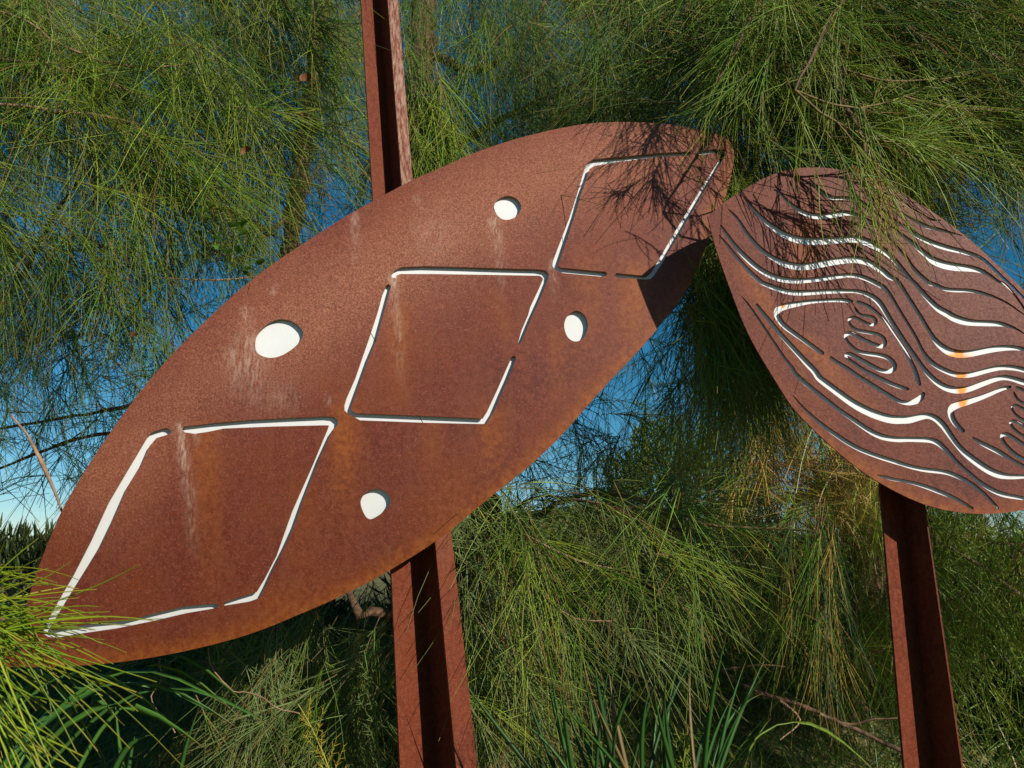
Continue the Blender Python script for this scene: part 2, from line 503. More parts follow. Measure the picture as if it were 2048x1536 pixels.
for a, b, w, s in [((1270,570),(1255,740),34,0.95),((900,1000),(880,1080),60,0.4),((560,1215),(700,1150),40,0.5),((1180,560),(1150,800),40,0.45),((410,900),(425,1200),30,0.65),((690,850),(685,1080),34,0.9),((980,850),(985,980),30,0.7),((1000,620),(1100,900),20,0.25),((800,650),(790,830),28,0.7),((1115,690),(1110,850),22,0.5),((610,1010),(600,1200),30,0.35),((860,870),(870,1040),26,0.35)]:
    orange = np.maximum(orange, s * gauss_line(pxl, a, b, w))
set_attr(me, 'painted_sheen', painted_sheen); set_attr(me, 'lime', lime * 0.8); set_attr(me, 'orange', np.clip(orange, 0, 1))
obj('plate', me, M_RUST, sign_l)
inner = outline + (np.array([735, 800]) - outline) * 0.035
me, pxb = plate_mesh('backing_sheet', YL, inner, [], 0.004, 15.0, 0.0155)
set_attr(me, 'stain', np.zeros(len(pxb)))
obj('backing_sheet', me, M_WHITE, sign_l)


def seam(sign, Yf, a, b, off):
    a = np.array(a, float); b = np.array(b, float); t = np.linspace(0, 1, 12)[:, None]
    p = surf(Yf, a + (b - a) * t, off); V, F = tubes(p[None], np.full((1, 12), 0.0011), 4)
    obj('seam', mesh_np('seam', V, [F]), M_BOLT, sign)


seam(sign_l, YL, (700, 594), (880, 905), 0.0156)

# ---- right leaf: flat plate with flowing line cuts
STROKES = [
    [(1794.1,389.5,1.3),(1808.3,403.6,2.8),(1822.4,415.5,3.9),(1839.8,426.5,4.4),(1857.1,436.7,5.0),(1869.7,440.7,4.4),(1880.8,440.4,2.8)],
    [(1751.5,376.8,1.6),(1765.7,391.0,3.9),(1783.0,406.0,4.7),(1798.8,421.8,5.5),(1817.7,433.6,6.0),(1836.6,444.6,7.9),(1854.0,452.5,8.7),(1871.3,457.2,7.9),(1890.2,462.0,6.3),(1906.0,466.7,4.4),(1923.3,470.6,1.9)],
    [(1736.0,383.0,2.5),(1748.4,402.1,3.9),(1761.0,415.5,4.7),(1776.7,430.4,5.5),(1792.5,443.0,6.3),(1811.4,454.1,7.9),(1830.3,468.3,9.5),(1850.8,479.3,11.0),(1871.3,488.0,11.8),(1893.4,495.1,11.8),(1903.1,497.8,11.1),(1920.2,501.5,10.3),(1937.3,506.3,9.4),(1951.0,510.6,7.7),(1964.7,517.4,6.8),(1981.8,532.0,6.5),(2005.7,555.0,6.0),(2024.0,572.0,5.5),(2037.0,585.0,5.0),(2048.0,596.0,4.5),(2066.0,617.0,3.0)],
    [(1616.5,352.9,1.3),(1623.6,363.1,3.9),(1634.7,374.9,6.0),(1647.3,386.7,7.1),(1659.9,393.8,8.7),(1672.5,396.2,7.9),(1688.3,395.4,7.1),(1704.0,397.0,6.3),(1719.8,400.9,5.5),(1732.4,408.8,4.7),(1748.1,423.0,4.7),(1765.5,438.7,5.0),(1784.4,453.7,5.2),(1790.9,458.8,6.6),(1808.3,473.0,7.9),(1827.2,487.2,9.5),(1846.1,503.7,11.8),(1861.8,517.1,13.4),(1863.8,519.1,15.4),(1886.0,528.5,17.1),(1911.7,533.7,16.2),(1937.3,536.2,13.7),(1959.5,540.5,10.3),(1980.1,550.8,7.2),(1997.1,563.6,6.0),(2008.0,567.0,5.5),(2020.0,579.0,5.0),(2031.0,592.0,4.5),(2048.0,616.0,4.0),(2058.0,634.0,2.5)],
    [(1547.9,367.0,1.4),(1557.3,381.5,4.8),(1570.9,398.6,6.8),(1588.0,413.2,8.5),(1605.1,423.4,10.3),(1622.2,430.3,12.0),(1639.3,432.8,12.0),(1656.4,431.1,11.1),(1673.5,428.5,12.0),(1690.6,426.0,11.1),(1707.7,427.7,8.5),(1729.2,436.4,6.3),(1749.7,446.6,5.0),(1762.3,456.1,4.7),(1751.5,449.3,4.7),(1767.3,465.1,5.0),(1783.0,480.9,5.5),(1798.8,499.0,6.0),(1814.6,516.3,6.6),(1824.5,532.8,7.7),(1843.3,552.5,8.5),(1862.1,567.9,9.4),(1870.6,568.5,7.7),(1886.0,576.6,8.2),(1903.1,579.7,8.5),(1920.2,580.5,8.2),(1937.3,580.9,7.7),(1954.4,583.4,7.7),(1971.5,588.2,6.8),(1988.6,593.7,5.1),(2014.2,605.8,4.1),(2031.3,617.3,3.1),(2048.1,629.2,2.1),(2058.0,638.0,1.5)],
    [(1486.3,390.1,1.0),(1495.7,403.8,4.8),(1511.1,422.6,7.7),(1528.2,439.7,9.4),(1545.3,453.3,11.1),(1562.4,465.3,12.8),(1579.5,473.8,14.5),(1596.6,479.0,15.7),(1613.7,481.5,15.7),(1630.8,482.4,15.4),(1656.4,481.0,14.5),(1673.5,479.8,14.5),(1690.6,478.5,14.5),(1706.5,477.6,14.5),(1718.5,478.6,15.4),(1732.2,483.2,16.2),(1749.3,490.9,15.4),(1766.4,500.3,14.0),(1780.1,510.6,12.3),(1793.7,525.1,10.6),(1810.8,545.6,9.4),(1827.9,565.3,8.5),(1830.5,566.0,8.5),(1843.3,582.2,9.9),(1860.4,601.0,11.6),(1877.5,617.3,13.7),(1895.6,627.5,15.1),(1908.8,635.7,15.8),(1929.6,642.6,15.1),(1951.1,645.5,12.6),(1976.3,646.4,12.0),(1997.7,647.4,10.7),(2014.1,650.5,7.3),(2031.8,657.4,4.8),(2047.9,666.9,2.3),(2060.0,677.0,1.5)],
    [(1456.4,418.3,1.7),(1468.4,429.4,5.1),(1480.3,444.8,6.0),(1490.6,461.9,7.2),(1502.6,477.3,7.7),(1519.7,496.1,8.5),(1536.8,509.7,9.4),(1553.8,520.0,11.1),(1570.9,527.7,13.7),(1588.0,532.0,14.5),(1605.1,533.2,14.5),(1622.2,531.6,14.5),(1639.3,528.5,14.5),(1665.0,523.4,14.5),(1690.6,519.7,14.5),(1708.3,518.6,14.5),(1720.2,520.0,14.5),(1732.2,522.6,14.5),(1749.3,531.1,14.5),(1766.4,542.2,13.3),(1780.1,554.2,11.6),(1795.4,561.7,8.5),(1817.7,595.9,8.2),(1841.6,633.5,8.5),(1857.0,659.1,8.2),(1868.9,677.9,10.3),(1882.6,692.5,13.7),(1899.7,703.6,16.2),(1920.2,707.9,15.4),(1940.7,707.0,13.7),(1963.0,702.7,12.8),(1988.6,697.6,12.8),(2014.2,695.4,11.1),(2031.3,695.9,9.4),(2048.1,698.8,7.7),(2070.0,712.0,4.0),(2088.0,731.0,2.0)],
    [(1441.9,450.8,3.4),(1451.3,465.3,6.8),(1465.0,484.1,7.7),(1480.3,502.9,9.9),(1495.7,518.3,11.3),(1511.1,532.0,11.6),(1528.2,543.9,11.6),(1545.3,552.5,12.3),(1562.4,557.9,12.3),(1579.5,560.7,12.0),(1596.6,561.4,11.1),(1622.2,559.8,10.3),(1647.9,556.8,9.4),(1673.5,552.8,9.4),(1698.0,550.4,8.9),(1715.1,551.6,9.9),(1732.2,556.8,10.3),(1749.3,564.4,10.3),(1763.0,572.1,9.9),(1766.4,572.3,9.4),(1780.1,589.1,7.7),(1793.7,611.3,6.5),(1807.4,633.5,6.0),(1821.1,655.7,6.0),(1834.8,679.7,6.5),(1845.0,701.0,7.2),(1860.4,721.5,9.4),(1877.5,734.4,10.3),(1894.6,742.9,11.1),(1911.7,748.9,11.1),(1928.8,750.1,11.6),(1945.9,748.4,11.1),(1971.5,741.5,10.3),(1997.1,735.6,10.3),(2014.2,734.7,10.6),(2031.3,736.1,10.3),(2048.1,739.8,10.3),(2072.0,747.0,7.0),(2092.0,760.0,3.0)],
    [(1438.5,470.4,2.1),(1451.3,485.8,5.5),(1468.4,508.0,7.2),(1485.5,528.5,8.2),(1502.6,546.5,9.4),(1517.9,560.2,9.4),(1523.1,564.8,8.9),(1536.8,570.6,9.9),(1553.8,577.1,10.6),(1570.9,582.2,11.3),(1588.0,585.1,11.3),(1605.1,585.6,11.1),(1630.8,584.3,10.3),(1656.4,582.6,9.9),(1682.1,581.9,9.4),(1698.0,581.9,7.7),(1715.1,582.6,8.5),(1732.2,587.0,9.4),(1749.3,596.2,11.6),(1761.2,607.9,12.3),(1773.2,626.7,11.1),(1786.9,648.9,10.3),(1800.6,669.4,9.4),(1817.7,695.0,9.4),(1831.3,713.8,9.4),(1843.3,730.9,9.4),(1860.4,751.5,11.1),(1877.5,766.8,12.8),(1894.6,776.2,13.7),(1911.7,780.2,13.7),(1928.8,779.3,13.7),(1945.9,775.0,12.0),(1971.5,765.1,11.1),(1997.1,756.2,10.3),(2014.2,755.2,10.3),(2031.3,759.1,11.1),(2048.1,764.6,12.0),(2076.0,771.0,7.0),(2096.0,784.0,3.0)],
    [(1703.4,602.7,6.2),(1695.7,601.0,8.9),(1673.5,600.0,8.2),(1647.9,601.0,7.7),(1622.2,603.1,8.5),(1596.6,607.4,10.6),(1574.4,611.6,12.8),(1559.0,616.8,13.7),(1553.0,625.8,12.0),(1559.0,640.3,12.0),(1570.9,653.2,11.1),(1588.0,666.0,10.3),(1605.1,677.9,9.9),(1622.2,690.3,9.4),(1639.3,702.7,8.9),(1645.3,706.2,7.5)],
    [(1662.4,715.9,7.6),(1675.8,725.7,7.9),(1691.5,734.4,7.9),(1715.2,750.9,8.2),(1738.8,765.9,8.7),(1762.4,780.9,8.7),(1786.1,795.1,8.7),(1798.7,802.1,8.2),(1811.3,805.8,8.7),(1823.9,805.5,9.8),(1834.9,801.0,12.3),(1843.6,795.1,11.8),(1846.8,787.2,7.6)],
    [(1715.9,604.1,6.6),(1724.1,606.4,6.9),(1736.7,612.1,7.3),(1748.1,620.3,7.6),(1759.4,630.4,7.3),(1770.8,643.0,6.9),(1780.9,656.8,6.6),(1791.0,672.0,6.3),(1802.3,688.4,6.6),(1812.1,704.4,8.2),(1822.3,724.1,8.7),(1830.2,741.5,9.5),(1835.3,757.2,9.5),(1838.9,768.3,7.6)],
    [(1709.6,614.0,2.5),(1711.5,620.3,4.5),(1716.6,626.6,5.7),(1724.1,631.0,6.3),(1733.0,632.2,6.3),(1741.8,631.9,6.3),(1749.4,636.0,6.9),(1754.7,643.0,7.3),(1751.9,648.3,7.1),(1745.6,649.9,6.3),(1735.5,647.4,6.1),(1724.1,641.7,6.3),(1714.0,636.0,6.9),(1704.0,633.5,5.8),(1698.3,637.3,5.8),(1697.4,643.6,5.0),(1700.8,651.2,5.7),(1709.0,658.1,7.3),(1721.6,661.9,7.6),(1736.7,664.4,7.6),(1753.1,667.6,7.6),(1765.8,673.9,7.6),(1771.8,683.3,7.3),(1769.8,691.5,8.3),(1762.0,693.4,8.8),(1751.9,689.6,7.6),(1736.7,683.3,7.8),(1721.6,675.8,8.2),(1709.0,668.4,8.3),(1698.3,665.4,7.6),(1691.1,668.8,7.6),(1690.7,676.4,6.6),(1695.8,683.9,6.3),(1705.2,694.7,7.3),(1716.6,702.2,7.6),(1730.9,706.0,8.5),(1746.7,708.4,9.1),(1762.4,710.7,9.5),(1776.6,715.5,9.5),(1786.9,724.1,9.5),(1790.5,733.6,9.1),(1786.9,740.2,9.1),(1776.6,743.0,9.1),(1762.4,740.7,8.7),(1746.7,732.8,8.7),(1730.9,724.1,8.7),(1715.2,715.5,8.7),(1701.8,708.4,8.7),(1692.3,707.6,8.2),(1692.3,714.4,6.9),(1698.6,719.1,5.4),(1712.0,728.9,7.1),(1730.9,741.5,7.6),(1754.6,753.3,8.2),(1778.2,765.1,8.5),(1798.7,773.0,8.7),(1815.2,778.0,6.6)],
    [(1483.8,592.5,1.4),(1497.4,609.6,3.8),(1516.2,636.9,4.8),(1536.8,667.7,5.1),(1553.8,693.3,5.5),(1570.9,719.0,6.5),(1588.0,739.5,7.2),(1585.5,740.9,8.5),(1602.6,759.0,9.2),(1619.7,773.3,9.2),(1636.8,787.0,8.9),(1653.8,800.3,8.9),(1670.9,813.7,8.5),(1688.0,826.0,8.9),(1705.1,837.9,9.4),(1722.2,849.9,10.3),(1739.3,861.5,11.1),(1756.4,870.4,12.0),(1773.5,875.9,11.6),(1799.1,879.0,11.1),(1809.1,878.5,10.3),(1834.8,878.9,10.3),(1860.4,880.1,11.1),(1874.1,884.4,11.6),(1886.0,893.4,10.6),(1899.7,907.9,8.9),(1916.8,926.8,7.9),(1933.9,942.1,7.9),(1954.4,959.6,8.5),(1974.9,974.3,9.4),(1995.4,984.9,10.3),(2014.2,990.9,9.9),(2048.1,996.5,7.7),(2066.0,1000.0,3.0)],
    [(1513.7,609.6,6.0),(1528.2,628.4,8.2),(1545.3,648.9,8.9),(1562.4,669.4,9.4),(1579.5,688.2,10.3),(1596.6,707.0,11.1),(1613.7,725.8,12.3),(1630.8,743.8,13.3),(1636.8,754.2,13.7),(1653.8,767.9,14.5),(1670.9,780.7,15.0),(1688.0,793.5,15.7),(1705.1,805.5,16.2),(1722.2,815.7,17.1),(1747.9,827.7,17.4),(1773.5,836.2,17.4),(1790.6,839.3,17.1),(1807.7,839.3,16.2),(1817.7,839.2,15.7),(1834.8,835.3,13.7),(1851.8,831.4,12.0),(1863.8,833.1,12.3),(1875.8,839.9,13.7),(1887.7,851.9,14.0),(1899.7,868.6,12.8),(1913.4,887.4,11.6),(1928.8,904.5,12.8),(1945.9,918.5,14.5),(1963.0,931.0,15.0),(1980.1,941.8,15.0),(1997.1,949.0,14.7),(2014.2,952.4,12.0),(2031.3,953.2,10.3),(2048.1,952.7,8.5),(2080.0,952.0,7.0),(2104.0,948.0,3.0)],
    [(1585.5,790.1,1.4),(1602.6,810.6,4.3),(1619.7,827.7,6.0),(1636.8,843.1,7.7),(1653.8,856.8,8.5),(1670.9,868.7,9.4),(1688.0,880.3,9.4),(1705.1,890.6,9.4),(1722.2,899.5,9.4),(1747.9,909.7,9.4),(1773.5,918.3,9.6),(1799.1,926.0,9.6),(1800.6,926.8,8.5),(1826.2,934.4,9.2),(1851.8,939.7,9.4),(1877.5,942.5,9.4),(1894.6,945.2,9.4),(1911.7,951.0,9.2),(1928.8,959.2,8.5),(1945.9,969.8,8.2),(1963.0,983.2,7.7),(1980.1,998.9,6.8),(1995.4,1015.3,5.1)],
    [(1755.3,950.2,3.1),(1769.8,954.1,6.5),(1786.9,958.4,6.8),(1809.1,962.0,6.2),(1834.8,968.1,7.7),(1860.4,976.3,9.2),(1882.6,984.9,9.2),(1903.1,993.1,7.7),(1920.2,1002.0,6.8),(1933.9,1010.2,6.5),(1945.0,1016.0,4.8)],
    [(2020.2,773.8,5.9),(2013.1,775.0,7.1),(1998.9,779.9,8.0),(1984.7,786.1,9.0),(1970.5,791.8,9.9),(1956.4,796.7,11.2),(1942.2,801.4,12.3),(1927.9,805.4,14.0),(1913.4,810.2,14.5),(1902.6,818.2,14.5),(1902.8,831.0,12.8),(1908.3,843.0,12.0),(1915.1,851.5,10.6),(1926.2,861.5,7.9)],
    [(1947.1,876.4,5.7),(1957.6,883.1,7.9),(1969.7,889.5,9.7),(1983.0,896.1,10.4),(1996.2,902.7,10.4),(2007.2,909.3,9.4),(2018.3,915.9,8.3),(2032.6,924.2,6.8),(2048.0,933.0,8.0),(2064.0,942.0,4.0)],
    [(2027.7,784.0,3.3),(2030.1,791.0,5.3),(2035.8,799.5,6.2),(2043.3,805.0,6.4),(2049.0,807.0,6.5),(2058.0,808.0,6.5),(2066.0,812.0,6.5),(2068.0,819.0,6.5),(2060.0,822.0,6.5),(2047.8,818.4,5.7),(2041.4,814.7,5.9),(2033.9,810.4,5.7),(2026.8,808.5,4.9),(2022.8,812.3,4.3),(2023.7,818.9,4.5),(2028.2,825.5,5.5),(2033.0,831.0,6.0),(2048.0,841.0,7.0),(2060.0,845.0,7.0),(2071.0,850.0,7.0),(2074.0,858.0,7.0),(2066.0,862.0,7.0),(2057.0,858.0,7.0),(2047.8,850.9,6.6),(2034.8,844.5,6.8),(2024.9,840.4,6.4),(2019.6,842.9,6.1),(2021.6,849.8,6.2),(2027.6,857.5,6.4),(2035.9,865.0,6.6),(2047.8,872.7,6.6),(2059.0,879.0,7.0),(2068.0,886.0,7.0),(2070.0,893.0,7.0),(2062.0,896.0,7.0),(2055.0,893.0,7.0),(2047.8,888.4,7.5),(2034.8,880.6,7.9),(2023.8,873.1,8.4),(2012.7,867.6,8.6),(2005.2,868.0,7.9),(2003.0,874.6,7.3),(2007.2,883.9,7.5),(2016.0,895.0,8.2),(2027.1,905.8,8.6),(2038.1,913.5,8.8),(2048.0,918.0,8.0),(2058.0,922.0,7.0),(2068.0,926.0,4.0)],
    [(2033.7,774.8,5.5),(2041.4,777.5,5.9),(2047.8,780.8,6.0),(2056.0,786.0,6.0),(2068.0,796.0,6.0),(2080.0,812.0,5.0)],
]
sign_r = thing('leaf_sign', 'rusty steel leaf with flowing wood grain line cuts, on a dark post', 'sign', 'rusty leaf signs')
outline_r = smooth_open_outline(OUT_RIGHT, 6.0, [0, 23])
cuts_r = [stroke_outline(s) for s in STROKES]
me, pxl = plate_mesh('plate', YR, outline_r, cuts_r, 0.0058, 14.0)
dedge = np.min(np.linalg.norm(pxl[:, None, :] - outline_r[None, ::6], axis=-1), 1)
orange = np.exp(-(dedge / 22) ** 2) * np.clip((pxl[:, 1] - 720) / 200, 0, 1)
for a, b, w, s in [((1610,480),(1600,600),30,0.8),((1500,560),(1640,800),18,0.7),((1620,700),(1800,880),20,0.85),((1760,640),(1770,700),14,0.4),((1620,420),(1640,520),22,0.4)]:
    orange = np.maximum(orange, s * gauss_line(pxl, a, b, w))
set_attr(me, 'lime', np.zeros(len(pxl))); set_attr(me, 'orange', np.clip(orange, 0, 1))
obj('plate', me, M_RUST_R, sign_r)
inner_r = outline_r + (np.array([1790, 690]) - outline_r) * 0.045
me, pxb = plate_mesh('backing_sheet', YR, inner_r, [], 0.004, 7.0, 0.0092)
stain = np.zeros(len(pxb))
for a, b, w, s in [((1922,696),(1922,722),8,1.2),((1906,713),(1956,712),5,1.1),((1926,744),(1927,766),9,1.2),((1927,772),(1928,796),8,1.1),((1929,796),(1929,822),8,1.1),((2014,735),(2014,742),2.5,0.7),((1902,633),(1902,640),4,0.35),((1569,611),(1571,617),3,0.9),((1940,510),(1945,505),14,0.12),((1880,455),(1895,462),8,0.2),((2024,952),(2025,958),5,0.25)]:
    stain = np.maximum(stain, s * gauss_line(pxb, a, b, w))
set_attr(me, 'stain', np.clip(stain, 0, 1))
obj('backing_sheet', me, M_WHITE, sign_r)
seam(sign_r, YR, (1622, 400), (1590, 660), 0.0093)


# ---- posts: fabricated open steel sections, tapering upwards
def post(sign, levels, section, Yt, view_slope):
    """levels: (row, left edge px, width px); section: plates ((x,y),(x,y),thickness) in widths, y away from the camera."""
    rings = []
    for (py, lx, w) in levels:
        p = atY(np.array([lx, lx + w]), np.array([py, py]), np.array([Yt, Yt]))
        rings.append((p[0], np.linalg.norm(p[1] - p[0])))
    a, b = rings[-2], rings[-1]                                   # carry the line on down into the ground
    k = (-0.35 - b[0][2]) / (b[0][2] - a[0][2])
    rings.append((b[0] + (b[0] - a[0]) * k, b[1] + (b[1] - a[1]) * k * 0.4))
    names = ['flange', 'web', 'flange']
    first = None
    parts = []
    for (p0, p1, th), nm in zip(section, names):
        p0 = np.array(p0); p1 = np.array(p1)
        d = nrm((p1 - p0)[None])[0]; nn = np.array([-d[1], d[0]]) * th / 2
        corners = [p0 + nn, p1 + nn, p1 - nn, p0 - nn]
        V = []
        for o, w in rings:
            for c in corners:
                V.append(o + np.array([(c[0] + view_slope * c[1]) * w, c[1] * w, 0.0]))
        V = np.array(V); F = []
        for r in range(len(rings) - 1):
            for i in range(4):
                F.append((r * 4 + i, r * 4 + (i + 1) % 4, r * 4 + 4 + (i + 1) % 4, r * 4 + 4 + i))
        F += [(3, 2, 1, 0), tuple((len(rings) - 1) * 4 + i for i in range(4))]
        m2 = mesh_np(nm, V, [np.array(F)], False)
        bm = bmesh.new(); bm.from_mesh(m2); bmesh.ops.recalc_face_normals(bm, faces=bm.faces[:]); bm.to_mesh(m2); bm.free()
        z = V[:, 2]
        set_attr(m2, 'lime', np.clip((z - 2.0) / 1.0, 0, 0.38) if nm == 'flange' and p1[0] > 0.9 else np.zeros(len(V))); set_attr(m2, 'orange', np.full(len(V), 0.12))
        parts.append((nm, m2))
    pe = obj('post', None, None, sign)
    for nm, m2 in parts:
        obj(nm, m2, M_POST, pe)
    return rings


SEC_L = [((0.012, 0.20), (0.45, 0.65), 0.030), ((0.45, 0.65), (0.90, 0.165), 0.034), ((0.745, 0.008), (0.995, 0.235), 0.034)]
SEC_R = [((0.05, 0.32), (0.50, 0.63), 0.065), ((0.50, 0.63), (0.955, 0.03), 0.030), ((0.96, 0.0), (0.955, 0.36), 0.028)]
post(sign_l, [(-420, 695, 66), (0, 718, 76), (370, 740, 84), (1168, 777, 134), (1560, 793, 161)], SEC_L, 2.475, 0.0)
post(sign_r, [(322, 1700, 58), (966, 1752.5, 94), (1056, 1760, 100), (1560, 1801, 133)], SEC_R, 2.285, 0.48)
for sgn, pts, Yf, deep in ((sign_l, [(775, 520), (800, 900)], YL, 0.075), (sign_r, [(1745, 520), (1790, 860)], YR, 0.055)):
    for (px, py) in pts:
        c = atY(np.array(px), np.array(py), np.array(float(Yf(px, py)) + 0.034 + deep / 2))
        obj('bracket', box_mesh('bracket', c, (0.09, deep, 0.16)), M_POST, sgn)

# ------------------------------------------------------------------ ground and far land
def terrain_z(x, y):
    s = np.clip((y - 2.8) / 2.2, 0, 1); s = s * s * (3 - 2 * s)
    return 0.9 * s + 0.05 * np.sin(x * 1.7 + 1) * np.cos(y * 1.3) * (y > -1) + 0.02 * np.sin(x * 5.1 + y * 3.3)


gx = np.concatenate([np.linspace(-400, -13, 14), np.arange(-12, 12.1, 0.4), np.linspace(13, 400, 14)])
gy = np.concatenate([np.linspace(-60, -5, 6), np.arange(-4, 12.1, 0.4), np.geomspace(13, 900, 18)])
GX, GY = np.meshgrid(gx, gy)
GV = np.stack([GX, GY, terrain_z(GX, GY)], -1).reshape(-1, 3)
w = len(gx); ii = (np.arange(len(gy) - 1)[:, None] * w + np.arange(w - 1)[None]).ravel()
tag(obj('ground', mesh_np('ground', GV, [np.stack([ii, ii + 1, ii + 1 + w, ii + w], -1)]), M_SOIL), kind='structure')
hx = np.linspace(-260, 260, 60)
hh = 6 + 3.5 * np.sin(hx * 0.021 + 2) + 2 * np.sin(hx * 0.063) + 2.0 * np.exp(-((hx - 20) / 25) ** 2) + 0.5 * np.sin(hx * 0.9)
HV = np.vstack([np.stack([hx, np.full(60, 150.0), np.full(60, -1.0)], -1), np.stack([hx, 158 + 4 * np.sin(hx * .3), hh * 0.6], -1), np.stack([hx, np.full(60, 172.0), hh], -1), np.stack([hx, np.full(60, 215.0), np.full(60, -1.0)], -1)])
ii = (np.arange(3)[:, None] * 60 + np.arange(59)[None]).ravel()
tag(obj('hill', mesh_np('hill', HV, [np.stack([ii, ii + 1, ii + 61, ii + 60], -1)]), M_HILL), kind='structure')

# ------------------------------------------------------------------ she-oaks
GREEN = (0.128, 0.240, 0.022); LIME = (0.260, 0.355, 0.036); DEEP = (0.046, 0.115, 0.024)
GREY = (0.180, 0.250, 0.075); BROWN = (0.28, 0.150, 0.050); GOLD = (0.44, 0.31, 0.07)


G2 = ((GREY, 4), (GREEN, 4), (LIME, 3), (BROWN, 0.2))


def flow3(dx, dy, dz=0.0):
    v = np.asarray(dx, float)[..., None] * RIGHT - np.asarray(dy, float)[..., None] * UP + np.asarray(dz, float)[..., None] * FWD
    return nrm(v)


def grown(poly, k):
    c = poly.mean(0); d = poly - c
    return poly + nrm(d) * k


CLEAR = [(2.42, grown(outline, 130), [(1330, 290, 90, 0.13), (1180, 240, 70, 0.2), (1060, 240, 60, 0.12), (1440, 330, 70, 0.1)]),
         (2.18, grown(outline_r, 100), [(1600, 340, 80, 0.4), (1730, 360, 80, 0.6), (1510, 370, 70, 0.5)])]


